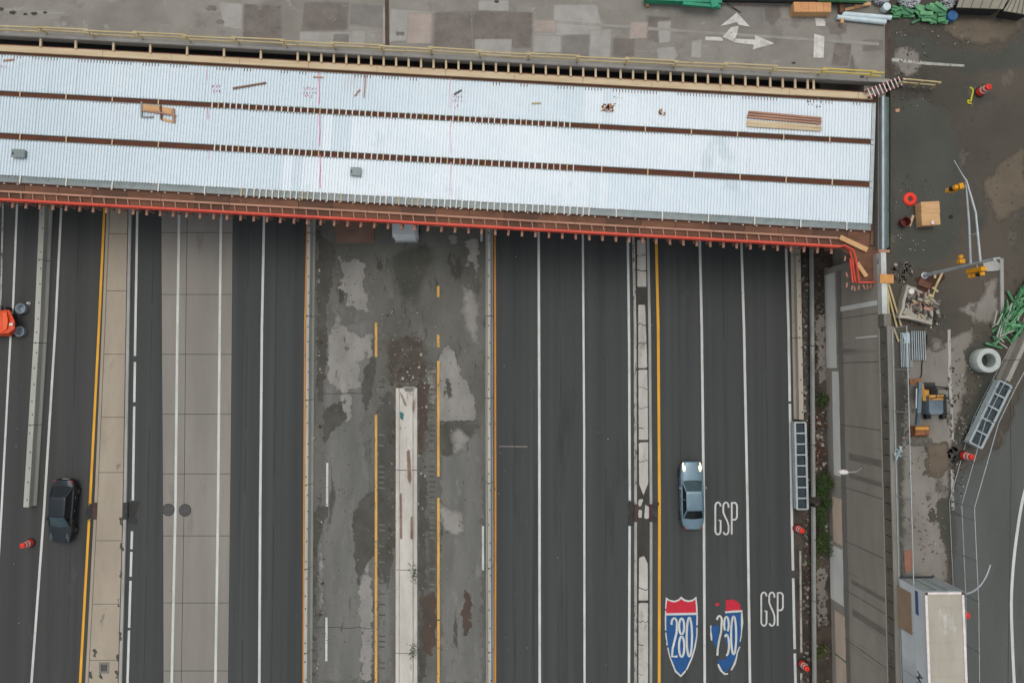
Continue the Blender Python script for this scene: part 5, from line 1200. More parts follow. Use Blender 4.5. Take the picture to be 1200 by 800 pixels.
for v in (371, 389):
    for u in (-9, 10):
        b = MB(); q_ = P(u, v, .3); b.lathe([(.1, -.12), (.26, -.13), (.3, -.09), (.3, .09), (.26, .13), (.1, .12)], (q_.x, q_.y, .3), 14, axis='X'); b.build("wheel", m_black, om, smooth=True)
m_ring = M("ring_grey", S(146, 158, 164), S(128, 140, 146), (3, 3, 3), 4, .7, fine=.05)
for (u, v, lab) in ((28, 362, "grey open tub at the upper right of the orange machine"), (26.5, 388.5, "grey open tub at the lower right of the orange machine")):
    b = MB(); q_ = P(u, v, .0); b.lathe([(.30, .018), (.38, .03), (.40, .30), (.42, .42), (.38, .43), (.30, .34), (.26, .06)], (q_.x, q_.y, 0), 20); tag(b.build("tub", m_ring, smooth=True), lab, "tub", "grey tubs beside the orange machine")
b = MB(); q_ = P(34, 355.5, 0); b.lathe([(.14, .01), (.13, .05), (.07, .2), (.05, .24)], (q_.x, q_.y, 0), 12); tag(b.build("marker_cap", m_refl, smooth=True), "small white round marker beside the upper grey tub", "marker")

# ================================================================== TRAFFIC DRUMS, CRASH CUSHIONS
def drum_proto():
    t = thing("traffic_drum", (0, 0, 0), "x", "traffic drum", "orange and white traffic drums")
    def band(r0, r1, z0, z1): 
        b = MB(); b.lathe([(r0, z0), (r0 + .004, z0 + .01), (r1 + .004, z1 - .01), (r1, z1)], (0, 0, 0), 18); return b
    b = MB(); b.lathe([(.36, 0), (.37, .03), (.33, .07), (.29, .09)], (0, 0, 0), 18); b.build("rubber_base", m_black, t, local=True, smooth=True)
    zs_ = [.09, .26, .40, .54, .68, .82, .96]
    for k in range(6):
        r0, r1 = .285 - .015 * k, .285 - .015 * (k + 1) + .004
        o = band(r0, r1, zs_[k], zs_[k + 1]).build("reflective_band" if k in (2, 4) else "body_band", m_refl if k in (2, 4) else m_org, t, local=True, smooth=True)
    b = MB(); b.lathe([(.195, .96), (.19, 1.0), (.15, 1.03), (.05, 1.03)], (0, 0, 0), 18); b.build("top", m_org, t, local=True, smooth=True)
    b = MB(); b.tube([(-.10, 0, 1.03), (-.08, 0, 1.12), (.08, 0, 1.12), (.10, 0, 1.03)], .02, 6); b.build("handle", m_org, t, local=True)
    return t
dp = drum_proto()
drums = [((36.5, 635.5), 0.02, "traffic drum on the left lane below the end of the pale barrier"), ((934, 618.5), .02, "traffic drum below the crash cushion on the right road edge"),
         ((939.5, 777), .02, "traffic drum near the bottom edge beside the right road edge line"), ((1147.5, 108.5), ZS + .02, "traffic drum standing on the brown street at the top right"),
         ((1128.5, 533.5), ZS + .04, "traffic drum at the nose of the slanted crash cushion"), ((1123, 715), ZS + .04, "traffic drum half hidden behind the white trailer")]
for i, (uv, z_, lab) in enumerate(drums):
    o = dp if i == 0 else copy_tree(dp); o.location = P(uv[0], uv[1], z_); o.rotation_euler = (0, 0, i * .7); o["label"] = lab
def cushion(name, label, p0, p1, w, nb, h=.8):
    """steel crash cushion between two ground points"""
    d = (p1 - p0); L = d.length; rz = math.atan2(d.y, d.x) - math.pi / 2
    t = thing(name, p0, label, "crash cushion", None, rz)
    for sg_ in (-1, 1):
        for k in range(nb):
            y0, y1 = L * k / nb, L * (k + 1) / nb + .03
            b = MB(); prof = [(.0, .22), (.05, .30), (.0, .38), (.05, .47), (.0, .55), (.05, .64), (.0, .72), (-.03, .72), (-.03, .22)]
            vv = []
            for yy in (y0, y1): vv += [(sg_ * (w / 2 - .05 + x + .004 * (k % 2)), yy, z) for x, z in prof]
            n_ = len(prof); b.add(vv, [(i, (i + 1) % n_, n_ + (i + 1) % n_, n_ + i) for i in range(n_)] + [tuple(range(n_)), tuple(range(n_, 2 * n_))]); b.build("fender_panel", m_steel_lt, t, local=True, fix=True)
        b = MB(); b.box((sg_ * (w / 2 - .08), L / 2, .76), (.16, L, .05)); b.build("top_rail", m_steel_lt, t, local=True)
    for k in range(nb + 1):
        b = MB(); b.box((0, L * k / nb, .42), (w - .16, .09, .70)); b.build("diaphragm", m_steel_lt, t, local=True)
        b = MB(); b.box((0, L * k / nb, .785), (w - .14, .12, .02)); b.build("diaphragm_cap", m_steel_lt, t, local=True)
    for k in range(nb):
        b = MB(); b.box((0, L * (k + .5) / nb, .34), (w - .34, L / nb - .24, .56)); b.build("energy_cartridge", M("cartridge_dark", S(44, 54, 62), S(58, 68, 74), (2, 2, 2), 4, .6), t, local=True)
    b = MB(); b.box((0, L / 2, .05), (.3, L, .06)); b.build("base_rail", m_steel_dk, t, local=True)
    return t
cushion("crash_cushion", "grey steel crash cushion with eight bays at the end of the tan barrier", P(935.5, 594, .02), P(933, 494, .02), 1.0, 8)
cushion("crash_cushion", "slanted grey steel crash cushion with dark bays on the street at right", P(1134.5, 520, ZS + .03), P(1169, 449, ZS + .03), 1.05, 5)
# tan barrier behind it
t_ = thing("concrete_barrier", P(1185, 425, ZS), "tan concrete barrier running up to the slanted crash cushion at right", "barrier")
a, c = P(1171, 446, ZS), P(1205, 372, ZS); b = MB(); b.sweep([(o_, ZS + .02 + z_) for o_, z_ in JP(.82, .62, .3)], [(a.x, a.y), (c.x, c.y)]); b.build("barrier_segment", m_barr_t, t_, fix=True)
a, c = c, P(1240, 296, ZS); b = MB(); b.sweep([(o_, ZS + .02 + z_) for o_, z_ in JP(.82, .62, .3)], [(a.x, a.y + .05), (c.x, c.y)]); b.build("barrier_segment", m_barr_t, t_, fix=True)

# guide rail beside the verge
GRL = [(947.3, 300), (948.2, 420), (949.2, 560), (950.5, 800)]
gl = thing("guide_rail", P(948.5, 500, 0), "long galvanised steel guide rail along the rubble strip by the wall", "guide rail")
for a_, c_ in ((290, 405), (406, 520), (521, 580), (592, 700), (701, 860)):
    path = [tuple(P(interp(GRL, v), v, 0))[:2] for v in (a_, (a_ + c_) / 2, c_)]
    b = MB(); b.sweep([(-.15, .52), (-.08, .80), (.10, .82), (.15, .76), (.06, .72), (.06, .56), (.15, .52)], path); b.build("rail_beam", M("rail_dull", S(150, 151, 146), S(132, 133, 128), (1, .6, 1), 5, .7, .0, fine=.06), gl, fix=True)
for k in range(18):
    v = 300 + k * 29; p = P(interp(GRL, v), v, 0); b = MB(); b.box((p.x + .05, p.y, .36), (.12, .15, .70)); b.build("post", m_steel_dk, gl)

# ================================================================== SIGNAL, LAMPS, FENCES
sp = thing("traffic_signal", P(1083, 323, ZS), "grey traffic signal pole with twin tube mast arm and yellow signal heads", "traffic signal")
pb = P(1083, 323, ZS); PT = 7.0
b = MB(); b.tube([(pb.x, pb.y, ZS), (pb.x, pb.y, ZS + PT)], [.13, .085], 12); b.build("pole", m_pole, sp, smooth=True)
b = MB(); b.lathe([(.24, ZS), (.24, ZS + .06), (.15, ZS + .10), (.14, ZS + .4)], (pb.x, pb.y, 0), 14); b.build("base_plate", m_pole, sp)
def at_z(z): return Vector((pb.x, pb.y, z))
tip = P(1132.5, 212, 13.2)
b = MB(); b.tube([at_z(12.35), at_z(12.35).lerp(Vector((tip.x, tip.y, 13.1)), .5) + Vector((0, 0, .1)), Vector((tip.x, tip.y, 13.15))], [.075, .065, .045], 10); b.build("mast_arm", m_pole, sp, smooth=True)
b = MB(); b.tube([at_z(13.25), at_z(13.25).lerp(Vector((tip.x, tip.y, 13.3)), .6) + Vector((.12, 0, .1)), Vector((tip.x, tip.y, 13.22)), P(1128, 205, 13.25), P(1118, 188, 13.3)], [.075, .06, .045, .03, .02], 10); b.build("mast_arm", m_pole, sp, smooth=True)
b = MB(); b.tube([at_z(12.45).lerp(tip, .35), at_z(13.3).lerp(tip, .35)], .03, 6); b.build("strut", m_pole, sp)
def head(c, rz, par, nm="signal_head", n_=3, vert=True):
    b = MB()
    for k in range(n_):
        b.box((c[0], c[1], c[2] - k * .36), (.34, .26, .34), rz)
    h = b.build(nm, m_sig, par)
    d = Vector((math.sin(rz), -math.cos(rz), 0))
    for k in range(n_):
        b = MB(); q_ = Vector((c[0], c[1], c[2] - k * .36)) + d * .2; b.tube([q_, q_ + d * .2], .14, 10); b.build("visor", m_sig if k != 1 else m_black, h)
    return h
h1 = P(1127, 218.5, 12.9); head((h1.x - .1, h1.y, 12.9), RAD(-80), sp)
b = MB(); b.beam((h1.x, h1.y, 12.95), (h1.x + .22, h1.y + .02, 13.12), .05, .05); b.build("hanger", m_pole, sp)
h2 = P(1135, 322.5, 13.0)
for zz in (12.95,): head((at_z(0).x + .05, at_z(0).y - .42, zz + .35), RAD(0), sp, n_=4)
b = MB(); b.beam(at_z(12.9) + Vector((0, 0, 0)), at_z(12.9) + Vector((.04, -.4, 0)), .05, .05); b.build("hanger", m_pole, sp)
head((pb.x + .02, pb.y + .36, 11.4), RAD(180), sp, n_=1)
b = MB(); b.tube([at_z(ZS + PT - .1), at_z(ZS + PT) + Vector((.25, .03, .12))], .07, 8); b.build("pole_cap", m_pole, sp)
# kerb pad under the signal
b = MB(); b.prism(rough_poly(PX([(1150, 306), (1166, 305), (1172, 310), (1170, 317), (1152, 317)], ZS), .08, 2, rw), ZS + .004, ZS + .10); tag(b.build("concrete_pad", m_kerb), "pale concrete pad right of the traffic signal", "pad")

# wall bracket lamp over the highway
lm = thing("wall_lamp", WP(P(0, 547, 5).y, 5.2, 0), "white street lamp on a curved bracket fixed to the retaining wall", "lamp")
base = WP(P(0, 548, 5.2).y, 5.0, -.05); hd = P(988.5, 553, 6.0)
b = MB(); b.tube([base, base + Vector((-.5, -.02, .55)), Vector((hd.x + .9, hd.y + .03, 6.0)), Vector((hd.x + .2, hd.y, 6.03))], .035, 8); b.build("bracket_arm", m_pole, lm, smooth=True)
b = MB(); b.box(base, (.06, .2, .4)); b.build("wall_plate", m_steel_dk, lm)
b = MB(); loft(b, [[(hd.x + x * .38, hd.y + y * .19, z_) for x, y in [(math.cos(k * .524), math.sin(k * .524)) for k in range(12)]] for z_ in (5.95,)] + [[(hd.x + x * .32, hd.y + y * .15, 6.10) for x, y in [(math.cos(k * .524), math.sin(k * .524)) for k in range(12)]]] + [[(hd.x + x * .2, hd.y + y * .08, 6.15) for x, y in [(math.cos(k * .524), math.sin(k * .524)) for k in range(12)]]]); b.build("lamp_head", m_refl, lm, smooth=True)
# davit lamp behind the trailer
dl = thing("street_lamp", (TX + TW / 2 + .5, TY - .25, ZS), "curved white street lamp arm rising behind the trailer corner", "lamp")
q_ = dl.location; ae = P(1160, 661, ZS + 4.2)
cur = [Vector((q_.x, q_.y, ZS)), Vector((q_.x, q_.y, ZS + 3.0))]
for i in range(9):
    f_ = i / 8; cur.append(Vector((q_.x + (ae.x - q_.x) * f_, q_.y + (ae.y - q_.y) * (.35 * f_ + .65 * f_ * f_), ZS + 3.5 + .75 * math.sin(f_ * 1.57))))
b = MB(); b.tube(cur, [.07, .065] + [.06 - .003 * i for i in range(9)], 8); b.build("pole", m_pole, dl, smooth=True)
b = MB(); b.lathe([(.14, ZS), (.14, ZS + .05), (.08, ZS + .1)], (q_.x, q_.y, 0), 10); b.build("base_plate", m_steel_dk, dl)

def fence(name, label, path, zb, h, rails, post_every=3.0, r=.028, panel=True, rail_r=.03, pm=m_zinc):
    """chain link fence along world xy points"""
    t = thing(name, (path[0][0], path[0][1], zb), label, "fence")
    pts = [Vector((p[0], p[1])) for p in path]
    for k_, z_ in enumerate(rails):
        b = MB(); b.tube([(p.x, p.y, zb + z_) for p in pts], rail_r, 6); b.build("rail", m_pole, t)
    mesh = MB()
    for a_, c_ in zip(pts, pts[1:]):
        d = c_ - a_; L = d.length; n_ = max(1, round(L / post_every))
        for k in range(n_ + (1 if c_ is pts[-1] else 0)):
            q2 = a_ + d * k / n_; b = MB(); b.tube([(q2.x, q2.y, zb), (q2.x, q2.y, zb + h + .05)], r, 6); b.build("post", pm, t)
        stp = .16; m_ = int(L / stp)
        for k in range(-int(h / stp), m_):
            for dirn in (1, -1):
                x0, x1 = k * stp, k * stp + h
                za, zc = (0, h) if dirn == 1 else (h, 0)
                if x0 < 0: f_ = -x0 / h; za = za + (zc - za) * f_; x0 = 0
                if x1 > L: f_ = (x1 - L) / h; zc = zc - ((h if dirn == 1 else -h)) * f_; x1 = L
                if x1 - x0 < .05: continue
                p0, p1 = a_ + d * x0 / L, a_ + d * x1 / L
                mesh.beam((p0.x, p0.y, zb + za), (p1.x, p1.y, zb + zc), .004, .004)
    tag(mesh.build("chain_link_mesh", m_zinc, t), kind="stuff")
    return t
fy0, fy1 = PY0 + .1, PY1 - .1
fence("chain_link_fence", "thin chain link fence on top of the retaining wall", [(WT + .36, fy0), (WT + .36, (fy0 + fy1) / 2), (WT + .36, fy1)], 8.47, 1.75, (.05, 1.75), rail_r=.03, pm=m_pole)
fp = PX([(1118, 860), (1116.5, 690), (1112.5, 600), (1112, 586), (1139, 492), (1157, 455), (1175, 422), (1196, 380)], ZS)
fence("chain_link_fence", "tall chain link fence bending along the street past the crash cushion", [(p.x, p.y) for p in fp], ZS, 2.6, (.06, 1.35, 2.6), 3.4, rail_r=.024)

# ================================================================== YARD CLUTTER ON THE STREET
# plywood crate
cr = thing("plywood_crate", P(1082.5, 253, ZS), "tan plywood crate on the dark street beside the orange ring", "crate")
c = P(1082.5, 253, ZS)
b = MB(); b.box((c.x, c.y, ZS + .42), (1.24, 1.6, .70), RAD(3)); b.build("box", m_tim, cr)
for k in (-1, 0, 1): b = MB(); b.box((c.x, c.y + k * .55, ZS + .035), (1.2, .12, .07), RAD(3)); b.build("skid", m_tim_old, cr)
for k in (-1, 1): b = MB(); b.box((c.x, c.y + k * .41, ZS + .785), (1.27, .81, .03), RAD(3)); b.build("lid_board", m_tim, cr)
b = MB(); b.tube([(c.x + .62, c.y - .35, ZS + .05), (c.x + .80, c.y - .1, ZS + .04), (c.x + .80, c.y + .2, ZS + .04), (c.x + .64, c.y + .4, ZS + .05)], .025, 6); tag(b.build("hose_loop", m_refl, smooth=True), "pale hose loop at the right side of the plywood crate", "hose")
b = MB(); q_ = P(1084, 265, ZS); b.box((q_.x, q_.y + .05, ZS + .86), (.18, .22, .08)); tag(b.build("small_packet", m_refl), "small white packet on top of the plywood crate", "packet")
# orange ring base
b = MB(); q_ = P(1066, 233.5, ZS); b.lathe([(.15, .02), (.46, .02), (.48, .05), (.44, .11), (.32, .15), (.20, .13), (.15, .02)], (q_.x, q_.y, ZS), 24, close=False); tag(b.build("drum_base", m_org, smooth=True), "orange ring lying flat beside the plywood crate", "drum base")
b = MB(); q_ = P(1057, 261.5, ZS); b.lathe([(.28, .01), (.33, .5), (.35, .52), (.31, .52), (.27, .06)], (q_.x, q_.y, ZS), 18); tag(b.build("bucket", M("dark_red", S(112, 46, 40), S(92, 40, 36), (3, 3, 3), 4, .6), smooth=True), "dark red bucket near the bridge end below the orange ring", "bucket")
b = MB(); b.beam(P(1065, 265, ZS) + Vector((0, 0, .06)), P(1069.5, 252.5, ZS) + Vector((0, 0, .06)), .16, .10); tag(b.build("timber_offcut", m_cream), "pale timber offcut between dark red bucket and crate", "timber")
b = MB(); q_ = P(1114, 254, ZS); b.lathe([(.12, .005), (.14, .05), (.08, .08)], (q_.x, q_.y, ZS), 10); tag(b.build("rubber_cap", m_black), "small black cap on the dark street right of the crate", "cap")
b = MB(); q_ = P(1051, 130, ZS); b.box((q_.x, q_.y, ZS + .05), (.28, .22, .09), .3); tag(b.build("brick", M("brick_tan", S(184, 140, 112), None)), "single tan brick near the upper right bridge corner", "brick")
# yellow strap
pts = [(1136, 103), (1139, 105), (1139.5, 109), (1138, 114), (1137, 119), (1134, 118), (1134, 121), (1138, 122)]
b = MB(); b.tube([P(u, v, ZS) + Vector((0, 0, .05)) for u, v in spline(pts, 5)], .055, 6); tag(b.build("yellow_strap", M("strap_yellow", S(206, 200, 44), S(186, 180, 40), (3, 3, 3), 4, .6), smooth=True), "crumpled yellow strap lying left of the top right traffic drum", "strap")
# yellow-tipped boards and orange pad at the wall end
bp2 = thing("board_trestle", P(1039, 325, ZS), "orange topped form pad with long yellow boards at the wall end", "formwork")
b = MB(); p = PX([(1031, 321), (1047, 322), (1047, 332), (1031, 331.5)], 8.0); b.prism([(q_.x, q_.y) for q_ in p], 7.955, 8.03); b.build("pad", M("pad_orange", S(206, 150, 88), S(190, 134, 76), (3, 3, 3), 4, .7), bp2)
for (u0_, v0_, u1_, v1_) in ((1038, 332, 1051, 384), (1041, 332, 1056, 382), (1039, 332, 1044, 402), (1047, 384, 1053, 400)):
    b = MB(); b.beam(P(u0_, v0_, 7.85), P(u1_, v1_, ZS + .1), .12, .07); b.build("board", m_tim_yel, bp2)
b = MB(); c = P(1039, 326, 7.5); b.box((c.x + .12, c.y, 7.72), (.2, .45, .45)); b.build("block", m_tim_old, bp2)
# wash-out tub full of scraps
tb = thing("washout_tub", P(1073, 350, ZS), "pale open wash-out tub filled with scrap beside the signal pole", "tub")
m_tub = M("tub_liner", S(172, 166, 152), S(154, 148, 134), (1.5, 1.5, 1.5), 5, .8, fine=.06)
rim = [(1053, 372), (1063, 334), (1077, 339), (1096, 352), (1092, 380)]
def scale_poly(p_, f_): cx = sum(q_[0] for q_ in p_) / len(p_); cy = sum(q_[1] for q_ in p_) / len(p_); return [(cx + (q_[0] - cx) * f_, cy + (q_[1] - cy) * f_) for q_ in p_]
o0 = [(p.x, p.y) for p in rough_poly(PX(rim, ZS + .6), .07, 2, rw)]; hz_ = [rw.uniform(.35, .66) for _ in o0]
for sc_a, sc_b in ((1.0, .9),):
    b = MB(); r1 = [(x, y, ZS + .004) for x, y in scale_poly(o0, 1.0)]; r2 = [(x, y, ZS + h_) for (x, y), h_ in zip(scale_poly(o0, 1.02), hz_)]; r3 = [(x, y, ZS + h_ - .02) for (x, y), h_ in zip(scale_poly(o0, .84), hz_)]; r4 = [(x, y, ZS + .15) for x, y in scale_poly(o0, .74)]
    loft(b, [r1, r2, r3, r4]); b.build("liner", m_tub, tb, fix=True)
b = MB(); a, c = P(1060, 362, ZS + .3), P(1084, 374, ZS + .3); b.beam(a, c, .7, .14); b.build("tub_floor_board", m_tub, tb)
rs = random.Random(12); b = MB(); sm = [m_tim_old, m_deb_b, m_deb_g, m_deb_w, m_tim_yel, m_steel_dk]
for k in range(85):
    u, v = rs.gauss(1078, 8), rs.gauss(357, 8); c = P(u, v, ZS)
    b.box((c.x, c.y, ZS + .30 + rs.uniform(0, .25)), (rs.uniform(.08, .25), rs.uniform(.15, .65), .07), rs.uniform(0, 3.1), rs.randrange(6), rs.uniform(-.3, .3))
tag(b.build("scrap", sm), "timber and metal scrap heaped in the pale wash-out tub", "scrap", None, "stuff")
b = MB(); q_ = P(1069.5, 341, ZS + .8); b.lathe([(.12, ZS + .35), (.18, ZS + .38), (.19, ZS + .7), (.06, ZS + .74)], (q_.x, q_.y, 0), 16); tag(b.build("white_pail", m_refl, smooth=True), "white pail in the top corner of the wash-out tub", "pail")
# open pit with timber shoring between tub and pole
pt = MB(); pt.sheet(rough_poly(PX([(1072, 326), (1084, 322), (1104, 320), (1108, 326), (1096, 340), (1080, 344), (1076, 338)], ZS), .1, 2, rw), ZS + .02)
pit = tag(pt.build("excavated_soil", M("pit_soil", S(58, 40, 34), S(84, 56, 46), (1.5, 1.5, 1), 6, .95, bump=.6, bscale=6)), "dark reddish dug soil at the foot of the traffic signal pole", "soil", None, "stuff")
for i, (u0_, v0_, u1_, v1_, lab) in enumerate(((1104, 318, 1094, 339, "long pale timber lying across the dug soil by the signal pole"), (1095, 318, 1094.5, 326, "short pale timber standing beside the signal pole foot"), (1076, 330, 1090, 336, "reddish board on the dug soil next to the tub"))):
    b = MB(); b.beam(P(u0_, v0_, ZS) + Vector((0, 0, .08)), P(u1_, v1_, ZS) + Vector((0, 0, .08)), .14 if i < 2 else .45, .09); tag(b.build("timber", m_tim_yel if i < 2 else m_ply), lab, "timber")
# grating stack
gt = thing("steel_grating", P(1070, 405, ZS), "stack of grey steel gratings by the fence above the excavator", "grating")
for (u0_, u1_, v0_, v1_, z_, n_) in ((1054, 1066, 390, 430, .12, 7), (1066, 1081, 388, 422, .22, 7)):
    for k in range(n_):
        u = u0_ + (u1_ - u0_) * k / (n_ - 1); b = MB(); b.beam(P(u, v0_, ZS) + Vector((0, 0, z_)), P(u + 1, v1_, ZS) + Vector((0, 0, z_)), .05, .10); b.build("bearing_bar", m_steel_lt, gt)
    for k in range(3):
        v = v0_ + 2 + (v1_ - v0_ - 4) * k / 2; b = MB(); b.beam(P(u0_, v, ZS) + Vector((0, 0, z_ - .07)), P(u1_ + .5, v, ZS) + Vector((0, 0, z_ - .07)), .08, .08); b.build("cross_bar", m_steel_dk, gt)
b = MB(); b.sheet(rough_poly(PX([(1055, 390), (1063, 389), (1064, 402), (1057, 402)], ZS), .2, 2, rw), ZS + .185); b.build("plastic_wrap", M("plastic_pale", S(176, 194, 196), S(150, 168, 170), (3, 3, 1), 4, .4), gt)
# precast ring
b = MB(); q_ = P(1148.5, 422.5, ZS); b.lathe([(.50, .016), (.80, .016), (.82, .05), (.84, .85), (.80, .90), (.52, .90), (.48, .86)], (q_.x, q_.y, ZS), 32, close=False); b.lathe([(.48, .86), (.50, .016)], (q_.x, q_.y, ZS), 32, close=False)
tag(b.build("precast_ring", M("ring_concrete", S(184, 190, 184), S(168, 174, 168), (1.5, 1.5, 1.5), 5, .85, fine=.05), smooth=True), "pale precast concrete manhole ring on the street by the green bars", "concrete ring")
# green coated steel pile
gp = thing("green_steel_pile", P(1180, 370, ZS), "pile of green coated steel beams and bars at the right frame edge", "steel pile")
rg = random.Random(8)
for k, (u0_, v0_, u1_, v1_, w_, z_) in enumerate(((1178, 341, 1194, 370, .35, .2), (1161, 389, 1196, 362, .30, .12), (1152, 402, 1172, 408, .35, .2), (1170, 395, 1202, 352, .5, .35), (1185, 355, 1206, 326, .5, .3), (1192, 338, 1208, 322, .4, .6), (1160, 396, 1190, 380, .4, .3), (1172, 380, 1204, 384, .4, .45), (1180, 400, 1200, 372, .35, .5), (1188, 352, 1206, 346, .3, .6), (1165, 385, 1180, 402, .22, .4))):
    b = MB(); b.beam(P(u0_, v0_, ZS) + Vector((0, 0, z_)), P(u1_, v1_, ZS) + Vector((0, 0, z_ + rg.uniform(-.05, .1))), w_ * .42, .10); b.build("green_beam", (m_green, m_green2)[k % 2], gp)
for k in range(110):
    u, v = rg.uniform(1158, 1202), 0; v = 395 - (u - 1158) * 1.2 + rg.uniform(-14, 14); a_ = rg.gauss(-.95, .28) if k % 5 else rg.gauss(.5, .5); l_ = rg.uniform(8, 22)
    b = MB(); b.beam(P(u, v, ZS) + Vector((0, 0, rg.uniform(.1, .7))), P(u + l_ * math.cos(a_), v + l_ * math.sin(a_), ZS) + Vector((0, 0, rg.uniform(.05, .6))), .07, .06); b.build("bar", rg.choice([m_green, m_green2, m_green, m_barr]), gp)
# dark rubbish by the cushion nose and along the street
for nm, lab, u, v, n_, ru, rv, ms, sz in (("rubbish", "black rubbish heap left of the slanted crash cushion nose", 1117, 532, 26, 7, 9, [m_black, m_steel_dk, m_soil], .25), ("rubbish", "dark rubbish between excavator and crash cushion", 1131, 498, 20, 8, 14, [m_steel_dk, m_deb_g, m_deb_w], .16),
        ("rubble_chips", "pale stone chips on the street above the trailer", 1085, 625, 26, 24, 30, [m_deb_w, m_deb_g], .10), ("rubble_chips", "pale stone chips on the dark street below the crate", 1065, 285, 24, 20, 16, [m_deb_w, m_tanmud], .10),
        ("rubble_chips", "stone chips on the street right of the precast ring", 1135, 445, 22, 16, 22, [m_deb_w, m_deb_g], .12), ("rubble_chips", "stone chips at the top of the street beside the blue barrel", 1100, 40, 26, 50, 14, [m_deb_w, m_deb_g], .10), ("rubble_chips", "brown earth chips along the kerb at far right", 1180, 240, 24, 20, 50, [m_deb_g, m_tanmud], .1)):
    o = litter(nm, lab, u, v, n_, ru, rv, ms, ZS + .016, sz)
for lab, u, v, n_, ru, rv, sz in (("timber and rubble litter between the bridge corner and the wash-out tub", 1058, 318, 60, 12, 12, .2), ("mixed litter around the wash-out tub", 1085, 372, 70, 22, 14, .16), ("dirt and scrap between the fence and the excavator", 1060, 470, 60, 5, 60, .14),
        ("dirt clods and scrap right of the excavator", 1122, 470, 90, 14, 50, .15), ("dirt clods along the foot of the tall fence", 1122, 560, 60, 10, 45, .14), ("gravel scattered on the street above the brick red board", 1085, 590, 80, 26, 70, .08), ("scrap on the street around the crate", 1075, 240, 50, 26, 40, .09), ("dirt clods on the upper street near the dowel basket", 1070, 90, 60, 30, 40, .09)):
    litter("yard_litter", lab, u, v, n_, ru, rv, [m_deb_g, m_deb_b, m_soil, m_deb_w, m_deb_g, m_soil], ZS + .022, sz)
b = MB(); b.tube([P(u, v, ZS) + Vector((0, 0, .06)) for u, v in spline([(1086, 392), (1084, 410), (1080, 425), (1079, 440), (1073, 447)], 5)], .035, 6); tag(b.build("black_hose", m_black, smooth=True), "thin black hose from the gratings to the excavator boom", "hose")
pl = MB(); q_ = P(1051, 530, 8.5)
for k in range(7):
    a_ = k * 2.4; pl.beam((q_.x + .25 * math.cos(a_), q_.y + .45 * math.sin(a_ * 1.3), 8.5 + .05 * k), (q_.x + .3 * math.cos(a_ + 2), q_.y + .5 * math.sin(a_ + 2.5), 8.55 + .04 * k), .10, .03)
tag(pl.build("plastic_sheet", M("plastic_pale", S(176, 194, 196), None)), "crumpled pale plastic caught on the fence by the wall", "plastic")

# ---- things stored along the top of the old deck and street
# green lift boom
gbm = thing("green_boom", P(800, 4, ZS), "green steel boom lying along the top edge left of the arrows", "boom")
b = MB(); b.beam(P(755, -2, ZS + .55), P(845, 2, ZS + .55), .5, .5); b.build("boom_section", m_green3, gbm)
b = MB(); b.beam(P(800, 4.5, ZS + .75), P(844, 8.5, ZS + .75), .22, .22); b.build("inner_boom", m_green3, gbm)
b = MB(); b.beam(P(835, -3, ZS + .8), P(838, 9, ZS + .8), .5, .25); b.build("boom_bracket", m_green3, gbm)
for u in (758, 838):
    b = MB(); q_ = P(u, 4, ZS); b.box((q_.x, q_.y, ZS + .15), (.2, .7, .3)); b.build("support", m_tim_old, gbm)
b = MB(); b.beam(P(845, 2, ZS + .5), P(845, 8, ZS + .2), .1, .1); b.beam(P(848, 1, ZS + .3), P(868, 15, ZS + .02), .06, .05); b.build("hydraulic_hose", m_deb_b, gbm)
b = MB(); b.tube([P(846, -1, ZS + .4), P(930, 0.5, ZS + .4), P(1012, 1.5, ZS + .4)], .22, 10); tag(b.build("black_pipe", m_black, smooth=True), "long black pipe along the top edge right of the green boom", "pipe")
for u in (870, 990):
    b = MB(); q_ = P(u, 1, ZS); b.box((q_.x, q_.y, ZS + .09), (.2, .7, .172)); tag(b.build("pipe_chock", m_tim_old), "timber chock under the %s end of the black pipe" % ("left" if u < 900 else "right"), "chock")
b = MB(); b.beam(P(960, -3, ZS + .75), P(1015, -1.5, ZS + .75), .5, .3); b.box(tuple(P(985, -2, ZS + .3)), (1.0, .4, .6)); tag(b.build("green_beam", m_green), "green steel beam behind the black pipe at the top", "beam")
tc = thing("timber_crate", P(948, 13, ZS), "long orange brown timber crate on the old deck by the black pipe", "crate")
p = PX([(925.5, 8.5), (969, 9), (969, 20), (926, 20)], ZS); b = MB(); b.prism([(q_.x, q_.y) for q_ in p], ZS + .004, ZS + .65); b.build("box", m_tim, tc)
for k in range(5):
    f_ = k / 5; a_ = p[0].lerp(p[1], f_); c_ = p[0].lerp(p[1], f_ + .19); d_ = p[3].lerp(p[2], f_); e_ = p[3].lerp(p[2], f_ + .19)
    b = MB(); b.prism([(a_.x, a_.y), (c_.x, c_.y), (e_.x, e_.y), (d_.x, d_.y)], ZS + .652, ZS + .68); b.build("lid_board", M("crate_orange", S(206, 152, 104), S(188, 134, 88), (1, 4, 1), 5, .75, fine=.06), tc)
for i, (u0_, v0_, u1_, v1_, lab) in enumerate(((979, 22, 1036, 28, "upper white pipe"), (985, 18, 1042, 23, "rear white pipe"))):
    b = MB(); b.tube([P(u0_, v0_, ZS) + Vector((0, 0, .19)), P(u1_, v1_, ZS) + Vector((0, 0, .19))], .17, 12); tag(b.build("white_pipe", M("pvc_pale", S(204, 218, 220), S(190, 204, 207), (2, 2, 2), 4, .4), smooth=True), ("front pale blue pipe on the old deck below the timber scraps" if i == 0 else "rear pale grey pipe close behind the front pale blue pipe"), "pipe")
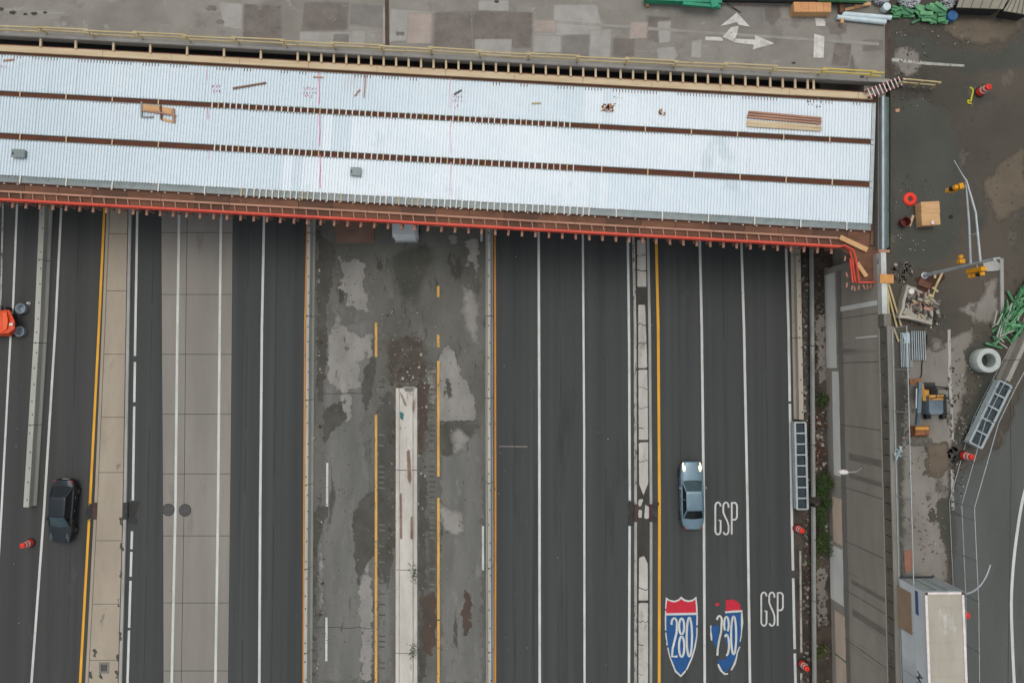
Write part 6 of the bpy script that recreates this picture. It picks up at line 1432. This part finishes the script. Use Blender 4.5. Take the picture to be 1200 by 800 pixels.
for i, (u0_, v0_, u1_, v1_, m_, lab) in enumerate(((989, 13, 1017, 6, m_tim, "slanted orange timber behind the pale pipes"), (1000, 9, 1018, 7, m_tim, "short orange timber beside the slanted one behind the pale pipes"), (983, 2, 984, 18, m_ply, "reddish brown post piece left of the slanted orange timber"), (983, 26, 983.5, 31, m_tim, "tiny peg in front of the pale pipes"))):
    b = MB(); b.beam(P(u0_, v0_, ZS) + Vector((0, 0, .1 + .1 * i)), P(u1_, v1_, ZS) + Vector((0, 0, .1 + .1 * i)), .3 if i == 2 else .2, .18); tag(b.build("timber", m_), lab, "timber")
b = MB(); q_ = P(1035, 12, ZS); b.lathe([(.26, .004), (.28, .1), (.28, .5), (.2, .55)], (q_.x, q_.y, ZS), 14); tag(b.build("white_bucket", M("pvc_pale", S(196, 222, 224), None), smooth=True), "pale bucket at the right end of the pale pipes", "bucket")
# bales of grey wire and green bags
rg = random.Random(31)
for (u, v, ru, rv, lab) in ((1030, 2, 10, 6, "left bale of tangled grey wire at the top edge"), (1062, 5, 12, 8, "middle bale of tangled grey wire at the top edge"), (1108, 5, 7, 9, "right bale of tangled grey wire above the blue barrel")):
    b = MB(); c = P(u, v, ZS)
    for k in range(70):
        a0, a1 = rg.uniform(0, 6.28), rg.uniform(0, 6.28)
        p0 = (c.x + ru / 17 * math.cos(a0) * rg.random(), c.y + rv / 17 * math.sin(a0) * rg.random(), ZS + .05 + rg.random() * .6); p1 = (c.x + ru / 17 * math.cos(a1), c.y + rv / 17 * math.sin(a1), ZS + .05 + rg.random() * .5)
        b.beam(p0, p1, .07, .07)
    tag(b.build("wire_bale", M("wire_pale", S(186, 188, 186), S(140, 144, 146), (4, 4, 4), 3, .6)), lab, "wire bale")
gb2 = thing("green_bundle", P(1075, 18, ZS), "heap of flat green strips below the grey wire bales", "strips")
for k in range(46):
    u, v = (rg.uniform(1043, 1066), rg.uniform(12, 22)) if k % 3 == 0 else (rg.uniform(1070, 1104), rg.uniform(7, 27)); a_ = rg.gauss(.1, .35); l_ = rg.uniform(6, 16)
    a, c = P(u - l_ / 2, v - l_ / 2 * a_, ZS), P(u + l_ / 2, v + l_ / 2 * a_, ZS); z_ = rg.uniform(.08, .4)
    b = MB(); b.beam(a + Vector((0, 0, z_)), c + Vector((0, 0, z_ + rg.uniform(-.06, .06))), rg.uniform(.12, .34), rg.uniform(.06, .14)); b.build("strip", (m_green, m_green2, m_green)[k % 3], gb2)
b = MB(); q_ = P(1112, 22, ZS); b.lathe([(.29, .01), (.36, .05), (.36, .2), (.37, .22), (.37, .25), (.36, .27), (.36, .45), (.33, .48), (.30, .46)], (q_.x, q_.y, ZS), 18); tag(b.build("blue_barrel", M("barrel_blue", S(62, 106, 152), S(52, 92, 136), (3, 3, 3), 4, .45), smooth=True), "blue barrel on the street at the top right", "barrel")
for i, (pix, lab) in enumerate((([(1121, 9), (1126, -6), (1182, -4), (1175, 11)], "grey green covered skip at the top edge, left of two"), ([(1176, 13), (1185, -2), (1206, 0), (1206, 18)], "grey green covered skip in the top right corner"))):
    sk = thing("skip", P(pix[0][0], pix[0][1], ZS), lab, "skip")
    p = PX(pix, ZS + 1.0); pin = scale_poly([(q_.x, q_.y) for q_ in p], .93)
    b = MB(); b.frustum([(x, y, ZS + .02) for x, y in reversed(scale_poly(pin, .9))], [(x, y, ZS + .95) for x, y in reversed(pin)]); b.build("body", m_steel_dk, sk, fix=True)
    b = MB(); b.prism([(q_.x, q_.y) for q_ in p], ZS + .95, ZS + 1.03); b.build("cover", M("skip_cover", S(150, 146, 128), S(134, 130, 114), (.8, .8, 1), 5, .8, fine=.05), sk)
    for k in range(5):
        a_ = p[0].lerp(p[-1], (k + .5) / 5); c_ = p[1].lerp(p[2], (k + .5) / 5); b = MB(); b.beam((a_.x, a_.y, ZS + 1.045), (c_.x, c_.y, ZS + 1.045), .05, .03); b.build("cover_strap", m_deb_g, sk)

# ================================================================== SMALL ROAD FITTINGS
for (u, v, lab) in ((197.5, 597, "left of two dark round manhole covers on the concrete lane"), (217, 597.5, "right of two dark round manhole covers on the concrete lane")):
    c = P(u, v, 0); t_ = thing("manhole_cover", (c.x, c.y, .006), lab, "manhole cover", "manhole covers on the concrete lane")
    b = MB(); b.lathe([(.50, .008), (.50, .013), (.43, .013)], (0, 0, 0), 24); b.build("frame", m_joint, t_, local=True)
    b = MB(); b.lathe([(.42, .008), (.42, .016)], (0, 0, 0), 24); b.build("lid", M("cast_iron", S(74, 72, 70), S(88, 86, 84), (8, 8, 1), 4, .7), t_, local=True)
    for k in range(6): b = MB(); b.box((.22 * math.cos(k * 1.047), .22 * math.sin(k * 1.047), .018), (.10, .06, .004)); b.build("lug", m_steel_dk, t_, local=True)
def inlet(u0, u1, v0, v1, lab, mat):
    t_ = thing("drain_inlet", P((u0 + u1) / 2, (v0 + v1) / 2, 0), lab, "drain")
    p = PX([(u0, v0), (u1, v0), (u1, v1), (u0, v1)], .15)
    b = MB(); b.prism([(q_.x, q_.y) for q_ in p], .02, .165); b.build("frame", mat, t_)
    for k in range(5):
        f_ = (k + .5) / 5; a_, c_ = p[0].lerp(p[3], f_), p[1].lerp(p[2], f_); b = MB(); b.beam((a_.x + .02, a_.y, .172), (c_.x - .02, c_.y, .172), .05, .03); b.build("bar", m_steel_dk, t_)
m_iron = M("rusty_iron", S(94, 66, 56), S(74, 56, 50), (3, 3, 3), 4, .85)
inlet(108.7, 113.2, 588, 607.5, "rusty drain inlet in the left kerb of the tan island", m_iron); inlet(145.5, 149.5, 588, 607.5, "dark drain inlet in the right kerb of the tan island", m_steel_dk)
inlet(743.5, 747, 590.3, 610.7, "rusty drain inlet in the left kerb of the narrow island", m_iron); inlet(760.8, 764.5, 590.3, 610.7, "dark red drain inlet in the right kerb of the narrow island", M("iron_red", S(84, 52, 54), S(68, 46, 48), (3, 3, 3), 4, .85))
c = P(122, 782, .17); t_ = thing("drain_grate", (c.x, c.y, .165), "small square drain grate near the bottom of the tan island", "drain")
b = MB(); b.box((0, 0, .012), (.8, .85, .02)); b.build("frame", m_p_grey, t_, local=True)
for k in range(5): b = MB(); b.box((-.2 + k * .1, 0, .03), (.05, .5, .02)); b.build("bar", m_steel_dk, t_, local=True)
for pix in ([(162, 588), (149.8, 588), (149.4, 612), (160, 612)], [(737, 588), (743, 590), (743, 612), (736, 614)], [(764.6, 585), (770, 586), (770, 612), (764.8, 614)], [(103, 588), (108.3, 588), (108, 610), (101, 610)]):
    patch(road, M("wet_tar", S(46, 46, 44), S(56, 55, 52), (2, 2, 1), 5, .7), pix, 0, "tar_patch", .06, 2, .02)

# ---- loose rubble strips
rd = random.Random(40)
def scatter(name, label, fn, n_, mats, z, s0, s1):
    b = MB()
    for k in range(n_):
        u, v = fn(); c = P(u, v, z); s_ = rd.uniform(s0, s1)
        b.box((c.x, c.y, z + s_ * .25), (s_, s_ * rd.uniform(.4, 1), s_ * .6), rd.uniform(0, 3.1), rd.randrange(len(mats)), rd.uniform(-.4, .4), rd.uniform(-.4, .4))
    tag(b.build(name, mats), label, "rubble", None, "stuff")
scatter("rubble_strip", "loose rubble and litter along the foot of the retaining wall", lambda: (interp(GRL, (v := rd.uniform(300, 800))) + rd.choice([rd.uniform(4, 20), rd.uniform(-9, -2)]), v), 520, [m_deb_g, m_deb_b, m_deb_w, m_deb_g, m_deb_b], .006, .06, .28)
scatter("rust_litter", "reddish leaf litter and scrap beside the crash cushion", lambda: (rd.gauss(960, 3.5), rd.uniform(485, 550)), 120, [m_deb_b, m_ply2, m_soil, M("litter_red", S(104, 64, 48), None), m_deb_w], .008, .08, .25)
scatter("grit", "fine grit scattered over the torn up median", lambda: (rd.uniform(372, 566), rd.uniform(290, 800)), 900, [m_deb_w, m_deb_g, m_deb_g, m_soil], .018, .025, .085)
scatter("road_litter", "few bits of litter along the highway lane edges", lambda: (rd.choice([rd.gauss(606, 20), rd.gauss(766, 3), rd.gauss(365, 6), rd.gauss(30, 12), rd.gauss(152, 3), rd.gauss(660, 60)]), rd.uniform(290, 800)), 90, [m_deb_w, m_deb_g], .008, .03, .09)
# ---- shrubs on the verge
rsb = random.Random(17)
def shrub(u, v, rx, ry, h, n_, lab, mat=None):
    c = P(u, v, 0); t = thing("shrub", (c.x, c.y, .006), lab, "shrub", "green shrubs at the foot of the wall")
    b = MB()
    for k in range(7):
        a_ = rsb.uniform(0, 6.28); r_ = rsb.uniform(.3, .8); b.tube([(0, 0, 0), (rx * .4 * r_ * math.cos(a_), ry * .4 * r_ * math.sin(a_), h * .5), (rx * r_ * math.cos(a_), ry * r_ * math.sin(a_), h * .85)], [.03, .02, .01], 5)
    b.build("stem", m_deb_b, t, local=True)
    b = MB()
    cl = [(rsb.gauss(0, .42) * rx, rsb.gauss(0, .42) * ry, rsb.uniform(.25, .9) * h, rsb.uniform(.2, .5)) for _ in range(16)]
    for k in range(n_):
        q_ = rsb.choice(cl); x, y, z_ = q_[0] + rsb.gauss(0, q_[3] * .5), q_[1] + rsb.gauss(0, q_[3] * .5), max(.05, q_[2] + rsb.gauss(0, q_[3] * .4))
        l_ = rsb.uniform(.05, .12); a_ = rsb.uniform(0, 6.28); tl_ = rsb.uniform(-.7, .7); d = Vector((math.cos(a_), math.sin(a_), tl_)).normalized() * l_; w_ = Vector((-math.sin(a_), math.cos(a_), rsb.uniform(-.6, .6))).normalized() * l_ * .35
        o_ = Vector((x, y, z_)); b.add([o_ - d, o_ + w_, o_ + d, o_ - w_], [(0, 1, 2, 3)], rsb.choice([0, 0, 1]))
    b.build("crown", [mat or m_leaf, m_leaf2], t, local=True)
shrub(962, 470, .4, .45, .5, 380, "small green shrub left of the wall above the crash cushion level")
shrub(961, 566, .7, 1.3, 1.1, 1500, "largest green shrub at the wall foot beside the crash cushion")
shrub(960, 600, .5, .9, .8, 800, "green shrub just below the largest shrub at the wall foot")
shrub(960, 636, .6, .9, 1.0, 1000, "green shrub beside the pale painted wall patch")
shrub(961, 762, .35, .6, .4, 240, "sparse green shrub at the wall foot near the bottom edge", m_leaf2)
shrub(952, 655, .35, .35, .35, 160, "tiny green weed beside the guide rail", m_leaf2)
for (u, v, r_, lab) in ((485, 670, .2, "green weeds in the upper joint of the broken median wall"), (484, 763, .18, "green weeds in the lower joint of the broken median wall")):
    c = P(u, v, .36); t = thing("weed", (c.x, c.y, .36), lab, "weed"); b = MB()
    for k in range(90):
        a_ = rsb.uniform(0, 6.28); q_ = Vector((rsb.gauss(0, r_), rsb.gauss(0, r_ * 2), rsb.uniform(.0, .12))); d = Vector((math.cos(a_), math.sin(a_), .4)) * .07; w_ = Vector((-math.sin(a_), math.cos(a_), 0)) * .025; b.add([q_ - d, q_ + w_, q_ + d, q_ - w_], [(0, 1, 2, 3)])
    b.build("leaves", m_leaf, t, local=True)
